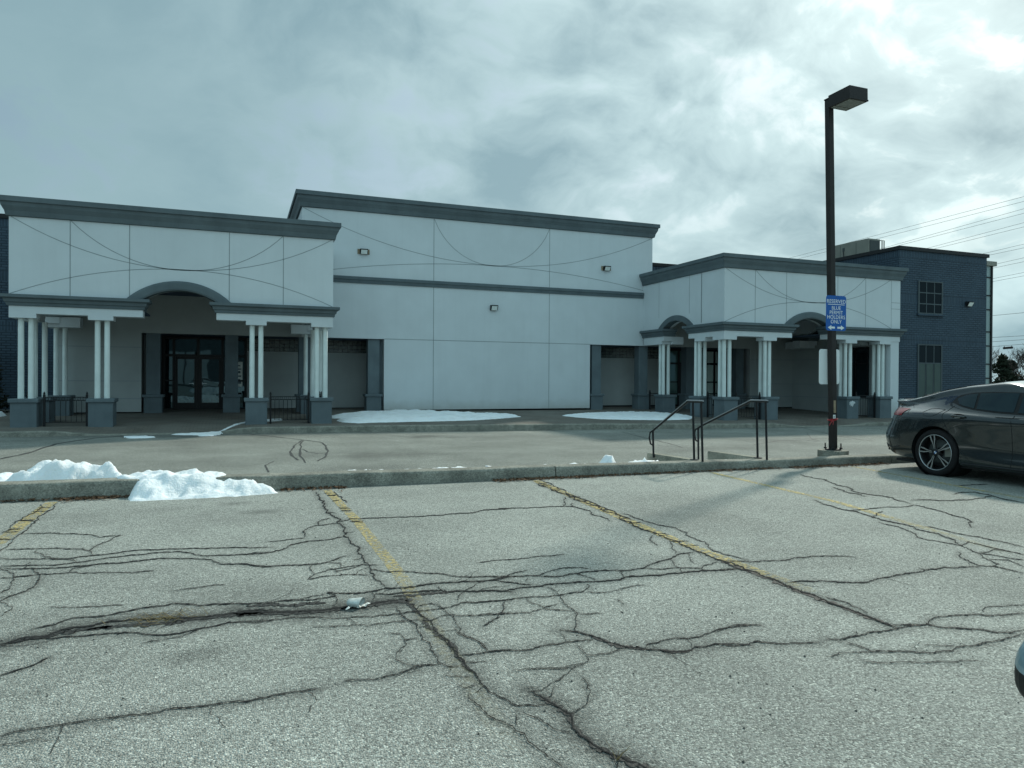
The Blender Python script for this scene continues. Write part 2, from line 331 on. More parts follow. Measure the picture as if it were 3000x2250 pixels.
# ---- cracks, measured in the photograph and laid on the lot:  crop origin, scale, then (width cm, points)
CR = {
 'A': (0, 1450, .3617, [(5, '0,1215 200,1160 350,1150 520,1090 760,1060 900,1025 1100,1010 1300,1000 1500,1005 1700,985 1900,960 2212,930'),
  (3, '0,1225 250,1170 450,1165 700,1145 900,1125 1100,1120 1250,1140 1450,1125 1650,1080 1850,1035 2212,1020'),
  (2.5, '250,1090 430,1060 600,1000 830,985 1000,950 1150,920 1360,895 1400,880 1600,900 1850,885 2212,875'),
  (1.3, '0,515 250,520 530,520 770,490 1100,450 1350,440 1550,435 1850,430 2212,428'), (1.3, '0,580 220,575 440,570 700,540 880,510 1150,485 1450,460 1520,470 1650,495 1900,490 2212,462'),
  (1.7, '0,595 200,600 450,595 750,570 1050,545 1270,520 1550,518 1700,525 1780,560 2000,560 2120,583 2212,585'), (2, '250,590 330,650 320,690 220,780 100,820 0,865'),
  (1, '100,670 330,645 580,630 850,628 1080,635 1250,615'), (1, '760,490 725,455 650,440 500,435 250,440 50,445'), (.9, '725,455 780,415 900,365 980,328'), (.8, '180,318 500,318 700,322 800,348 980,328'),
  (.9, '300,450 420,515 530,520 640,545'), (.9, '400,910 560,915 700,910 900,898 1000,895'), (.9, '1390,780 1650,745 1830,728'), (1.2, '0,600 90,635 120,690 80,745 0,800'), (1, '0,675 250,660'),
  (1.5, '0,1470 150,1420 280,1380 400,1320'), (1, '1150,1205 1300,1180 1480,1150 1650,1080'), (1, '0,870 60,890 90,930 0,990'), (1.2, '560,630 590,600 750,570'), (1, '200,600 210,570 250,545')]),
 'B': (700, 1400, .3617, [(1.5, '0,700 100,705 230,722 400,710 700,690 870,632'), (1.2, '0,620 270,605 420,545 560,515 740,500 840,480'), (1, '530,490 515,440 570,405 640,385 660,350 740,325'), (.8, '640,388 790,372'), (.8, '230,520 380,505 530,490'),
  (2.2, '620,115 680,200 740,290 800,370 860,450 900,520 960,600 1010,670 1060,720 1100,790 1150,850 1190,895'), (1.2, '790,360 900,335 1050,328 1330,320 1700,295 1900,285 2000,260 2212,250'),
  (1.2, '600,710 590,760 610,790 560,825'), (1, '600,785 740,745 900,720 1000,705 1140,708'), (.9, '550,830 700,800 880,785 1060,790'), (.8, '840,735 830,695 730,690'), (.8, '800,770 780,745 720,735'), (.8, '770,765 950,725 1010,700'),
  (1.2, '1060,740 1200,765 1450,770 1650,780 1780,805 2000,800 2212,800'), (2.4, '0,1025 350,1000 600,990 780,960 720,935 850,940 1060,925 1190,895 1330,895 1500,870 1750,850 1950,840 2110,822 2212,800'),
  (6, '0,1080 400,1090 650,1080 850,1050 1080,1020 1290,995'), (3, '1100,940 1250,945 1350,930 1640,910 1680,930 1850,920 2000,915 2212,925'), (1.6, '0,1160 300,1150 700,1140 850,1140 1060,1130 1300,1105 1470,1080 1650,1060 1800,1015 2000,1005 2212,1000'),
  (1.3, '600,1210 900,1200 1060,1200 1350,1165 1560,1160 1650,1120 1850,1118 2100,1110 2212,1090'), (3, '1350,960 1420,1050 1500,1130 1570,1190 1640,1290 1720,1370 1770,1440 1800,1490 1870,1560 1940,1640'),
  (2.2, '1270,1040 1310,1100 1400,1170 1450,1240 1480,1310 1550,1350 1580,1430 1620,1500 1700,1535 1780,1530'), (1.6, '1600,1010 1660,1060 1700,1110 1760,1170 1800,1230 1780,1250 1860,1295 1950,1330 2000,1390 2020,1410'),
  (1.3, '1220,1260 1310,1270 1340,1310 1360,1350 1290,1410 1270,1480 1400,1520 1500,1525'), (2, '840,1655 980,1640 1100,1640 1250,1600 1310,1580 1400,1550 1500,1525 1640,1510'), (2, '1770,1440 1900,1430 2010,1415 2212,1395'), (1.2, '1820,1500 1920,1497 2010,1490'),
  (1.2, '1640,910 1620,880'), (1.2, '1780,1000 1790,950 1930,860'), (.9, '1430,1075 1460,1040 1560,1020 1640,1050'), (.9, '1330,1320 1450,1305'), (.9, '1630,1245 1780,1235'), (.9, '1460,1215 1530,1200'), (.9, '870,1150 970,1200'), (1.3, '2150,1000 2150,1050 2100,1110 2080,1150 1980,1210'),
  (1, '350,1000 480,985 700,945'), (1.2, '780,960 800,990 760,1040'), (1, '1090,1000 1100,960 1070,930')]),
 'C': (1400, 1400, .3617, [(1.1, '0,270 200,248 400,248 700,232 790,235 880,262 930,300 1070,350'), (.9, '700,232 700,190 710,155'), (.8, '770,230 765,205'), (.8, '0,690 250,665 550,635 700,620'), (1.8, '0,800 200,810 380,797 480,795 630,805 830,770 980,755 1170,755 1340,735 1440,690 1570,655 1660,615 1770,600'),
  (2, '0,850 130,825 180,840 330,860 440,870'), (1.2, '130,825 240,795 400,750'), (2.5, '0,915 200,920 330,895 500,880 750,855 870,845 1050,835 1250,800 1510,785 1700,765 1850,755 2110,735'), (1, '480,795 600,750 740,730 900,735'), (1.6, '0,1005 230,990 420,970 650,955 830,930 905,880 880,860'),
  (1.6, '560,885 650,945 690,1010 760,1065 810,1105 790,1150 800,1190 780,1225 795,1250'), (1.2, '0,1120 180,1100 420,1095 530,1060 680,1075 770,1078'), (1.4, '180,1130 110,1165 40,1205'), (1, '220,1000 210,1050 180,1100'),
  (3, '660,1235 800,1250 920,1280 1040,1335 1180,1370 1350,1390 1480,1400 1560,1415 1720,1400 1760,1375 1950,1350 2212,1360'), (2.4, '0,1430 100,1410 250,1400 390,1400 550,1360 750,1330 940,1310'), (2, '1350,1385 1400,1345 1640,1305 1860,1265 2050,1215 2212,1200'), (1.6, '0,1330 50,1360 70,1410'),
  (1.6, '800,1355 850,1400 880,1440 960,1440 1060,1425 1200,1390'), (.9, '670,1260 710,1330'), (1.2, '880,1440 890,1490 800,1530 700,1550 400,1555'), (1.4, '800,1530 740,1580 650,1640'), (2.2, '460,25 720,140 1000,260 1250,375 1510,480 1680,555 1830,610 1990,680 2110,740 2212,770'),
  (1, '1170,290 1330,340 1700,470 1840,520 1900,590 2212,670'), (.9, '1510,480 1580,545 1570,570 1600,610'), (.9, '1420,470 1395,500 1460,550'), (.8, '1700,620 1750,690'), (.9, '1560,660 1590,710 1670,770'), (1.1, '1340,735 1700,730 1810,735 1840,710 1950,670'), (1, '1810,735 1840,755'), (1, '1150,760 1180,805'), (1, '800,780 960,835'),
  (.9, '880,925 1000,935 1160,900 1350,870'), (.9, '390,980 440,1020 540,1055 660,1020'), (1, '390,840 400,815'), (.9, '820,1105 1000,1100'), (.9, '1120,990 1180,1030')]),
 'D': (2100, 1380, .4069, [(3.4, '0,635 220,715 480,815 640,880 790,940 960,1000 1130,1065 1240,1110 1300,1135'), (1.3, '0,720 80,705 170,707'), (1.1, '60,650 250,655 450,648 720,615 1000,622'), (2, '490,810 600,795 900,803 1100,800 1240,765 1370,740 1500,715 1640,695 1720,700 1900,683'), (1.6, '700,210 950,285 1130,335 1350,385 1560,445 1690,490 1760,540'),
  (1, '950,285 1130,270 1400,250 1420,245'), (1, '600,25 790,65 950,120 1040,160 1250,190 1400,240'), (.9, '840,115 1070,185'), (1.2, '1120,340 1165,300 1190,290'), (1, '1400,210 1680,215 1850,205 1990,180 2212,230'), (1.2, '1420,245 1650,300 1810,355 1830,410'),
  (1, '1165,370 1300,400 1430,460 1440,480 1720,530 1760,540 1900,600 2030,670 2000,690'), (1.3, '1760,540 1810,510 1950,545 2100,580 2212,605'), (1, '1890,590 2000,565 2100,580'), (1.4, '1740,580 1790,640 1900,683 2000,690 2212,740'), (1, '1890,595 2212,645'), (.9, '1500,400 1750,455 2212,550'), (.9, '1960,635 2100,640 2212,690'),
  (2, '0,1160 90,1125 180,1110 320,1115'), (2.4, '0,1250 120,1265 230,1250 300,1230 400,1240 640,1240 750,1235'), (2.6, '780,1210 880,1220 950,1200 1130,1160 1300,1140 1400,1115 1520,1110 1620,1130 1750,1135 1850,1140 2000,1165 2130,1165 2212,1145'), (2, '1240,1110 1500,1110 1600,1050 1700,1045 1880,1035 1960,1045 2100,1035 2212,1025'),
  (2.2, '940,1240 1050,1275 1120,1305 1300,1300 1450,1310 1700,1300 1750,1270 1950,1235 2100,1205 2212,1170'), (1.4, '820,1340 880,1315 1120,1305'), (1.3, '1050,1375 1230,1390 1450,1385 1700,1380 1890,1370'), (1, '1500,1255 1700,1265'), (1.2, '1920,1020 1950,980 2100,970 2212,965'), (.9, '1710,170 1850,150 1990,180'), (.9, '1740,105 1950,95'), (1, '780,905 960,960 1090,1030')]),
 'F': (1100, 1850, .4069, [(3, '440,0 520,90 590,170 640,240 740,330 800,410 900,480 990,530 1050,540 1250,525'), (4.5, '1120,430 1200,480 1290,530 1400,600 1420,640 1420,700 1500,770 1600,840 1690,885 1760,910 1900,960 1960,1000 2050,1050'), (2, '1400,600 1480,560 1530,510 1550,440 1520,370 1490,340'),
  (2.2, '660,430 720,520 800,605 900,650 990,690 1010,720 1070,740 1100,800 1200,870 1290,940 1400,1000'), (1.5, '590,390 640,415 720,395'), (1.5, '130,325 280,260 400,240'), (1.3, '500,320 680,330'), (1.8, '1060,590 1180,630 1260,690 1310,715 1430,735'), (2, '1010,600 1020,680'), (1.2, '1000,285 1150,270 1350,265 1500,230'),
  (1.8, '1360,330 1250,390 1200,430 1120,435'), (1.4, '1300,400 1250,480'), (1, '1070,410 1140,405'), (2, '1690,885 1740,980'), (2.5, '1760,910 1740,980 1760,1050'), (1.6, '580,0 640,40 740,75 800,130')]),
 'E': (0, 1900, .4069, [(2.8, '0,640 100,605 330,570 520,540 720,515 900,490 1080,475 1230,435 1450,420 1600,400 1750,385 1960,345 2100,320 2212,305 2300,290'), (1.5, '0,200 120,160 240,125 350,60'), (1.5, '0,700 100,690 300,650')])}
rc = random.Random(3)
def jag(P, depth, amp):
    top = amp; amp = amp*.5
    for _ in range(depth):
        Q = [P[0]]
        for a, b in zip(P, P[1:]):
            d = b-a; n = Vector((-d.y, d.x, 0)); l = d.length
            Q.append((a+b)/2 + n*rc.uniform(-amp, amp) if l > .025 else (a+b)/2); Q.append(b)
        P = Q; amp = min(top, amp*1.3)
    return P
def cr_pts(txt, ox, oy, sc, zf): return [oS(ox+float(a)*sc, oy+float(b)*sc, zf) for a, b in (q.split(',') for q in txt.split())]
SEG = []; cm = MB()
def scr(p):
    v = p-EYE; c = v.dot(FW); return Vector((v.dot(RT)/c*FPX, -v.dot(UP)/c*FPX))
def px_width(p, d, nn):                          # photograph pixels per metre of crack width, to turn measured widths into metres
    a = scr(p); e = scr(p+d*.01)-a; n_ = scr(p+nn*.01)-a
    return abs(e.x*n_.y-e.y*n_.x)/max(e.length, 1e-6)/.01
def ribbon(mb, P, w, zo, taper=True, inpx=False):
    L = []; n = len(P); ph = rc.uniform(0, 99)
    for i, p in enumerate(P):
        d = P[min(i+1, n-1)]-P[max(i-1, 0)]; d.z = 0; d.normalize(); nn = Vector((-d.y, d.x, 0))
        e = min(i, n-1-i)/max(1., n*.12); tp = min(1., .35+e) if taper else 1
        if inpx: wv = clamp(inpx/max(px_width(p, d, nn), 1.), .004, .07)
        else: wv = w
        k = wv*tp*(.35+.9*abs(noise.noise((p.x*24+ph, p.y*24, 0)))*1.6)/2
        k2 = wv*tp*(.35+.9*abs(noise.noise((p.x*24, p.y*24+ph, 5)))*1.6)/2
        L += [(p.x+nn.x*k, p.y+nn.y*k, p.z+zo), (p.x-nn.x*k2, p.y-nn.y*k2, p.z+zo)]
    mb.add(L, [(2*i, 2*i+1, 2*i+3, 2*i+2) for i in range(n-1)])
for ox, oy, sc, L in CR.values():
    for w, txt in L:
        P = jag(cr_pts(txt, ox, oy, sc, z_lot), 5, .19)
        ribbon(cm, P, 0, .004 + rc.uniform(0, .0012), True, 1.3+1.0*w)
        st = max(1, len(P)//max(2, int(len(P)/6)))
        Q = P[::st]+[P[-1]]; SEG += [(a.x, a.y, b.x, b.y, w) for a, b in zip(Q, Q[1:])]
for _ in range(90):                         # fine side cracks branching off the traced ones
    ax_, ay_, bx_, by_, w_ = rc.choice(SEG)
    if w_ < 1.9 or ay_ > 8.0 or ay_ < 2.6: continue
    a_ = math.atan2(by_-ay_, bx_-ax_)+rc.choice((-1, 1))*rc.uniform(.5, 1.5); l_ = rc.uniform(.05, .26)*(1.5 if w_ > 2.2 else 1); c_ = a_+rc.uniform(-.8, .8)
    P = [Vector((ax_, ay_, 0)), Vector((ax_+cos(a_)*l_*.5, ay_+sin(a_)*l_*.5, 0)), Vector((ax_+cos(a_)*l_*.5+cos(c_)*l_*.5, ay_+sin(a_)*l_*.5+sin(c_)*l_*.5, 0))]
    ribbon(cm, jag(P, 4, .22), 0, .0038, True, rc.uniform(.9, 1.7))
S('asphalt_cracks', cm, M['crack'])
mm = MB()                                    # crumbled muddy trench along the widest crack
for ox, oy, sc, w, txt in ((0, 1450, .3617, 15, '60,1195 200,1165 350,1150 520,1110 760,1085 900,1070'), (0, 1450, .3617, 22, '700,1095 900,1075 1100,1055 1300,1045 1500,1030'), (0, 1450, .3617, 12, '1400,1020 1600,1005 1800,985 2000,965 2212,945'),
        (700, 1400, .3617, 17, '-60,1100 200,1100 420,1098 600,1088 760,1072 900,1055'), (700, 1400, .3617, 12, '760,1060 900,1045 1080,1028 1250,1010 1400,985'), (700, 1400, .3617, 8, '60,1040 300,1030 500,1030 700,1010'), (700, 1400, .3617, 9, '1250,960 1400,955 1600,935 1700,925'), (700, 1400, .3617, 7, '1300,975 1390,1040 1460,1110'), (1100, 1850, .4069, 12, '1180,465 1290,530 1400,600 1420,690'), (1100, 1850, .4069, 14, '1420,690 1600,840 1760,915 1960,1000 2050,1050'), (700, 1400, .3617, 9, '1480,1120 1640,1300 1770,1450 1870,1570'), (1400, 1400, .3617, 10, '900,1275 1040,1330 1180,1370 1350,1395'), (1400, 1400, .3617, 9, '1480,1402 1600,1412 1740,1398'), (2100, 1380, .4069, 7, '30,655 220,720 480,822 640,885 790,945 960,1005 1130,1068 1240,1112')):
    P = jag(cr_pts(txt, ox, oy, sc, z_lot), 5, .25); ribbon(mm, P, 0, .0032, True, w*1.3)
S('crack_mud', mm, M['mud'])
# ---- parking lot: fine sheet with a dirt mask round the cracks, wide sheet beyond
def grid_lot():
    X0, X1, Y0, Y1, h = -7.0, 15.0, 1.2, 9.7, .035
    nx, ny = int((X1-X0)/h)+1, int((Y1-Y0)/h)+1
    xs, ys = np.linspace(X0, X1, nx), np.linspace(Y0, Y1, ny); D = np.zeros((ny, nx), np.float32)
    for ax, ay, bx, by, w in SEG:
        R = (.03*w + .02)*(1.15 if w < 4.6 else 1.3)
        i0, i1 = np.searchsorted(xs, [min(ax, bx)-R, max(ax, bx)+R]); j0, j1 = np.searchsorted(ys, [min(ay, by)-R, max(ay, by)+R])
        if i1 <= i0 or j1 <= j0: continue
        GX, GY = np.meshgrid(xs[i0:i1], ys[j0:j1]); dx, dy = bx-ax, by-ay; q = dx*dx+dy*dy+1e-9
        t = np.clip(((GX-ax)*dx+(GY-ay)*dy)/q, 0, 1); d = np.hypot(GX-ax-t*dx, GY-ay-t*dy)
        k = np.clip(1-d/R, 0, 1)**(1.5 if w < 4.6 else 1.)*min(.85, .12+.13*w); D[j0:j1, i0:i1] = np.maximum(D[j0:j1, i0:i1], k)
    GX, GY = np.meshgrid(xs, ys)
    kb = np.clip(1-np.abs(GY-(9.45-.03*GX))/.16, 0, 1)*.6; D = np.maximum(D, kb)          # dirt along the kerb foot
    for px, py, r, a in ((760, 1500, .28, .5), (690, 1475, .3, .45), (520, 1490, .5, .25), (150, 1850, .5, .3), (60, 1820, .6, .25), (780, 1740, .7, .3), (850, 1780, .5, .35), (560, 1920, .25, .35), (2290, 1440, .8, .12), (2000, 1520, .7, .10)):
        p = oS(px, py, z_lot); D = np.maximum(D, a*np.clip(1-np.hypot(GX-p.x, (GY-p.y)*1.6)/r, 0, 1))
    v = np.stack([GX, GY, np.zeros_like(GX)], -1).reshape(-1, 3); n0 = len(v)
    idx = np.arange(nx*ny).reshape(ny, nx); q = np.stack([idx[:-1, :-1], idx[:-1, 1:], idx[1:, 1:], idx[1:, :-1]], -1).reshape(-1, 4)
    ex = np.array([(-60, -60, 0), (X0, -60, 0), (X1, -60, 0), (60, -60, 0), (-60, Y0, 0), (60, Y0, 0), (-60, Y1, 0), (60, Y1-.55, 0)], float)
    c00, c10, c01, c11 = 0, nx-1, (ny-1)*nx, ny*nx-1; e = n0
    q2 = np.array([(e, e+1, c00, e+4), (e+1, e+2, c10, c00), (e+2, e+3, e+5, c10), (e+4, c00, c01, e+6), (c10, e+5, e+7, c11)])
    v = np.concatenate([v, ex]); q = np.concatenate([q, q2])
    me = bpy.data.meshes.new('parking_lot'); me.vertices.add(len(v)); me.vertices.foreach_set('co', v.ravel())
    me.loops.add(len(q)*4); me.loops.foreach_set('vertex_index', q.ravel().astype(np.int32)); me.polygons.add(len(q))
    me.polygons.foreach_set('loop_start', np.arange(0, len(q)*4, 4, dtype=np.int32)); me.update(calc_edges=True); me.validate()
    at = me.attributes.new('dirt', 'FLOAT', 'POINT'); at.data.foreach_set('value', np.concatenate([D.ravel(), np.zeros(8)]).astype(np.float32))
    o = link('parking_lot', me, M['lot']); o['kind'] = 'structure'
grid_lot()
# ---- painted bay lines
def bay_line(P, w, wear):
    P = jag([Vector((a, b, 0)) for a, b in P], 4, 0.0); L = []; n = len(P); wv = []
    for i, p in enumerate(P):
        d = P[min(i+1, n-1)]-P[max(i-1, 0)]; d.normalize(); nn = Vector((-d.y, d.x, 0)); t = i/(n-1)
        for sgn in (1, -1):
            j = .5*w*(1+.18*noise.noise((p.x*14*sgn, p.y*14, 2))); L.append((p.x+nn.x*j*sgn, p.y+nn.y*j*sgn, .003)); wv.append(np.interp(t, [a for a, b in wear], [b for a, b in wear]))
    mb = MB(); mb.add(L, [(2*i, 2*i+1, 2*i+3, 2*i+2) for i in range(n-1)]); o = S('parking_line', mb, M['yellow'])
    o.data.attributes.new('wear', 'FLOAT', 'POINT').data.foreach_set('value', np.array(wv, np.float32)); return o
bay_line([(-1.96, 9.3), (-1.93, 8.2), (-1.88, 6.6), (-1.86, 3.5)], .12, [(0, 1), (.45, 1), (.6, .3), (1, .1)])
bay_line([(1.05, 9.2), (1.10, 7.2), (1.09, 5.1), (1.02, 3.6), (.98, 2.5)], .10, [(0, 1), (.25, .95), (.45, .75), (.56, .4), (.63, .14), (1, .03)])
bay_line([(3.89, 9.15), (3.72, 7.0), (3.60, 5.2), (3.60, 3.7)], .115, [(0, 1.2), (.62, 1.2), (.85, .7), (1, .1)])
bay_line([(6.80, 9.07), (6.55, 6.4), (6.20, 4.95), (5.95, 4.0)], .10, [(0, 1.15), (.45, 1.1), (.65, .5), (1, .05)])
bay_line([(9.55, 9.0), (9.15, 6.95), (8.95, 5.85), (8.8, 5)], .10, [(0, .8), (.6, .85), (1, .5)])
xm_ = MB()                                   # short cracks running across the painted lines
for (xa_, ya_), (xb_, yb_), n_, w_ in (((-1.96, 9.2), (-1.90, 7.3), 8, .10), ((1.05, 9.1), (1.10, 7.0), 9, .10), ((3.89, 9.1), (3.66, 6.1), 15, .10), ((3.66, 6.1), (3.60, 4.9), 6, .11)):
    for k in range(n_):
        t = (k+rc.uniform(-.6, 1.6))/n_; t = clamp(t, 0, 1); x, y = xa_+(xb_-xa_)*t, ya_+(yb_-ya_)*t; e = rc.uniform(-.35, .1)
        a_, b_ = Vector((x-w_*rc.uniform(.5, .75), y-e*w_, 0)), Vector((x+w_*rc.uniform(.2, .8), y+e*w_, 0))
        P = jag([a_, b_], 3, .2); ribbon(xm_, P, 0, .0062, True, rc.uniform(1.2, 2.8))
for pts in ([(-1.88, 9.2), (-1.86, 8.5), (-1.83, 7.8), (-1.80, 7.2), (-1.80, 6.7)], [(-2.03, 9.2), (-2.01, 8.4), (-1.98, 7.6)], [(3.96, 9.1), (3.86, 8.1), (3.80, 7.2), (3.72, 6.2)], [(1.12, 9.1), (1.15, 8.6), (1.16, 8.2)]):
    P = jag([Vector((a, b, 0)) for a, b in pts], 4, .12); ribbon(xm_, P, 0, .0058, True, 3.0)
S('line_cracks', xm_, M['crack'])
# ---- driveway between the kerbs, with its darker sealed seams
xs = [-60, -30] + [-16+.2*i for i in range(245)] + [45, 60]; dm = MB(); NT_ = 46; wear = []
BL = [(oS(px, py, z_drive), rx, ry, k) for px, py, rx, ry, k in ((1090, 1336, 1.1, .32, .55), (1190, 1331, 1.2, .2, .45), (1240, 1279, .9, .25, .6), (1330, 1281, .5, .18, .4), (1090, 1370, .8, .2, .35), (900, 1332, .9, .3, .3), (560, 1275, 1.6, .5, .55), (760, 1273, 1.6, .5, .45), (520, 1268, .5, .2, .7), (2050, 1318, 1.6, .3, .3), (2300, 1292, 1.6, .4, .3), (330, 1300, 2.5, .5, .2))]
for x in xs:
    for k in range(NT_+1):
        y = med_y(x)+.2 + (kerb_y(x)+.1-med_y(x)-.2)*k/NT_; dm.v.append((x, y, z_drive(x, 0)))
        a = .35*max(0, 1-abs(kerb_y(x)-y-.15)/.5)
        for c_, rx, ry, kk in BL:
            q = math.hypot((x-c_.x)/rx, (y-c_.y)/(ry*2.4)) + .5*noise.noise((x*1.7, y*1.1, 3)) + .25*noise.noise((x*4, y*3, 8)); a = max(a, kk*clamp(1.25-q, 0, 1))
        wear.append(a*.75)
n = NT_+1; dm.f = [[i*n+k, (i+1)*n+k, (i+1)*n+k+1, i*n+k+1] for i in range(len(xs)-1) for k in range(NT_)]; dm.m = [0]*len(dm.f); dm.sm = [True]*len(dm.f); do = S('driveway', dm, M['drive'])
do.data.attributes.new('dirt', 'FLOAT', 'POINT').data.foreach_set('value', np.array(wear, np.float32))
tm = MB()
for ox, oy, sc, w, txt in ((700, 1240, .5425, .10, '60,60 120,65 230,78 340,90 400,97 450,105 470,128 482,150 460,185 425,205'), (700, 1240, .5425, .09, '345,93 300,120 285,145 300,185 320,200'), (700, 1240, .5425, .08, '350,95 330,140 345,190 360,215'), (700, 1240, .5425, .06, '340,140 370,155 430,165 470,160'),
        (700, 1240, .5425, .06, '145,225 150,250 160,265'), (700, 1240, .5425, .05, '190,205 150,225'),
        (0, 1250, .4069, .16, '0,235 240,180 400,125 700,80 1000,62'), (0, 1250, .4069, .07, '0,108 400,90 700,72 1000,62'), (1800, 1140, .3436, .09, '60,365 270,420 450,460 580,500'), (1800, 1140, .3436, .06, '0,366 700,346 1560,326'), (1800, 1140, .3436, .05, '370,480 420,490 480,490 560,497'),
        (1800, 1140, .3436, .08, '1590,325 1780,370 1900,400 2212,445'), (1800, 1140, .3436, .08, '1190,475 1400,440 1650,440 1730,420 1900,430 2212,438'), (1800, 1140, .3436, .05, '1640,380 1700,430 1750,440 1700,450'), (700, 1240, .5425, .05, '900,52 1150,55 1390,58'), (1140, 1240, .5425, .05, '0,100 5,100')):
    P = jag(cr_pts(txt, ox, oy, sc, z_drive), 2, .05); ribbon(tm, P, w*.8, .004, False)
S('tar_seams', tm, M['tar'])
# ---- kerbs
def med_prof(x, y0, y1, r=.03):
    t = med_z(x); return [(y0, -.05), (y0+.012, t-r), (y0+r*.4+.012, t-r*.3), (y0+r+.012, t), (y1-.02, t+.003), (y1, t-.02), (y1, -.75)]
def kerb_run(name, xs, prof):
    mb = MB(); n = None
    for x in xs:
        P = prof(x); n = len(P); mb.v += [(x, a, b) for a, b in P]
    for i in range(len(xs)-1):
        for j in range(n-1): mb.f.append([i*n+j, (i+1)*n+j, (i+1)*n+j+1, i*n+j+1])
    mb.f += [list(range(n)), list(range(len(mb.v)-1, len(mb.v)-n-1, -1))]
    mb.m = [0]*len(mb.f); mb.sm = [False]*len(mb.f); return S(name, mb, M['concrete'])
def wob(x, a): return a*noise.noise((x*2.3, 1.7, 0))
for a, b in ((-40, -1.13), (-1.12, 4.27), (4.285, 10.6), (10.615, 40)):
    n = max(3, int((b-a)/.25)); kerb_run('median_kerb', [a+(b-a)*i/n for i in range(n+1)], lambda x: [(p+wob(x, .012), q+wob(x+50, .008)) for p, q in med_prof(x, med_y(x), med_y(x)+.27)])
xk = [-60, -30] + [-16+.4*i for i in range(125)] + [45, 60]
kerb_run('walk_kerb', xk, lambda x: [(kerb_y(x)-.03, z_drive(x, 0)-.1), (kerb_y(x)-.01, z_walk(x, kerb_y(x))-.02), (kerb_y(x)+.02, z_walk(x, kerb_y(x))+.006), (kerb_y(x)+.2, z_walk(x, kerb_y(x)+.2)+.006), (kerb_y(x)+.2, -.7)])
sw = MB(); ts = [0, .03, .06, .1, .16, .22, .3, .42, .56, .72, .86, 1.]
for x in xk:
    for t in ts:
        y = kerb_y(x)+.2+t*(33.5-kerb_y(x)); sw.v.append((x, y, z_walk(x, y)))
n = len(ts)
for i in range(len(xk)-1):
    for j in range(n-1): sw.f.append([i*n+j, (i+1)*n+j, (i+1)*n+j+1, i*n+j+1])
sw.m = [0]*len(sw.f); sw.sm = [True]*len(sw.f); S('sidewalk', sw, M['pavers'])
# ================================================================== SNOW
def snow_obj(name, label, poly, hfun, base, h=.05, group=None, cat='snow pile'):
    """height field over a plan outline: hfun(edge distance, x, y) above base(x, y)"""
    xs_ = [p[0] for p in poly]; ys_ = [p[1] for p in poly]; x0, x1, y0, y1 = min(xs_)-h, max(xs_)+h, min(ys_)-h, max(ys_)+h
    nx, ny = int((x1-x0)/h)+2, int((y1-y0)/h)+2; X, Y = np.meshgrid(x0+h*np.arange(nx), y0+h*np.arange(ny))
    ins = np.zeros(X.shape, bool); D = np.full(X.shape, 9.)
    for (ax, ay), (bx, by) in zip(poly, poly[1:]+poly[:1]):
        c = ((ay > Y) != (by > Y)); ins ^= c & (X < (bx-ax)*(Y-ay)/((by-ay) if by != ay else 1e-9)+ax)
        dx, dy = bx-ax, by-ay; t = np.clip(((X-ax)*dx+(Y-ay)*dy)/(dx*dx+dy*dy+1e-9), 0, 1); D = np.minimum(D, np.hypot(X-ax-t*dx, Y-ay-t*dy))
    D = np.where(ins, D, -D); mb = MB(); id_ = {}
    for j in range(ny):
        for i in range(nx):
            if D[j, i] < -h*1.5: continue
            x, y = float(X[j, i]), float(Y[j, i]); d = D[j, i] + .05*noise.noise((x*5, y*5, 3)) + .03*noise.noise((x*13, y*13, 8))
            z = base(x, y) + (hfun(d, x, y) if d > 0 else d*.8)
            id_[(i, j)] = len(mb.v); mb.v.append((x+.25*h*noise.noise((x*31, y*31, 1)), y+.25*h*noise.noise((x*31, y*31, 9)), z))
    for j in range(ny-1):
        for i in range(nx-1):
            k = [(i, j), (i+1, j), (i+1, j+1), (i, j+1)]
            if all(q in id_ for q in k): mb.f.append([id_[q] for q in k])
    mb.m = [0]*len(mb.f); mb.sm = [True]*len(mb.f)
    o = mb.build(name, M['snow']); tag(o, label, cat, group); return o
def fb(x, y, s): return noise.fractal((x*s, y*s, 4.2), .9, 2.1, 5)
zdm = lambda x, y: z_drive(x, y)
snow_obj('snow_pile', 'tall lumpy heap of clean snow behind the kerb at the left edge', [(-6.0, 9.76), (-1.12, 9.73), (-.95, 9.95), (-1.15, 10.4), (-2.2, 11.1), (-4, 11.4), (-6, 11.3)],
    lambda d, x, y: min(1., d/.42)**.6*(.51+.14*math.exp(-((x+1.95)/.42)**2)+.06*math.exp(-((x+1.45)/.25)**2)-.10*clamp((-2.35-x)/.5, 0, 1)) + .085*fb(x, y, 4.5)*min(1, d/.15), zdm, .035, 'snow heaps along the median')
def hB(d, x, y):                          # spills over the kerb down to the lot
    return 0
def zB(x, y):
    f = med_y(x); fr = 0. if y < f else 0.
    return fr
def spill(d, x, y):
    f = med_y(x); t = (y-(f-.34))/.42; up = smooth(t)
    env = .168 + .03*math.exp(-((x+.85)/.3)**2) - .055*smooth((x+.5)/.7) + .045*fb(x+9, y, 2.6)
    back = 1-.3*smooth((y-f-.35)/.5)
    return up*env*back*min(1, d/.10)**.5 + .05*fb(x, y, 5)*min(1, d/.12) + .03*smooth(d/.08)
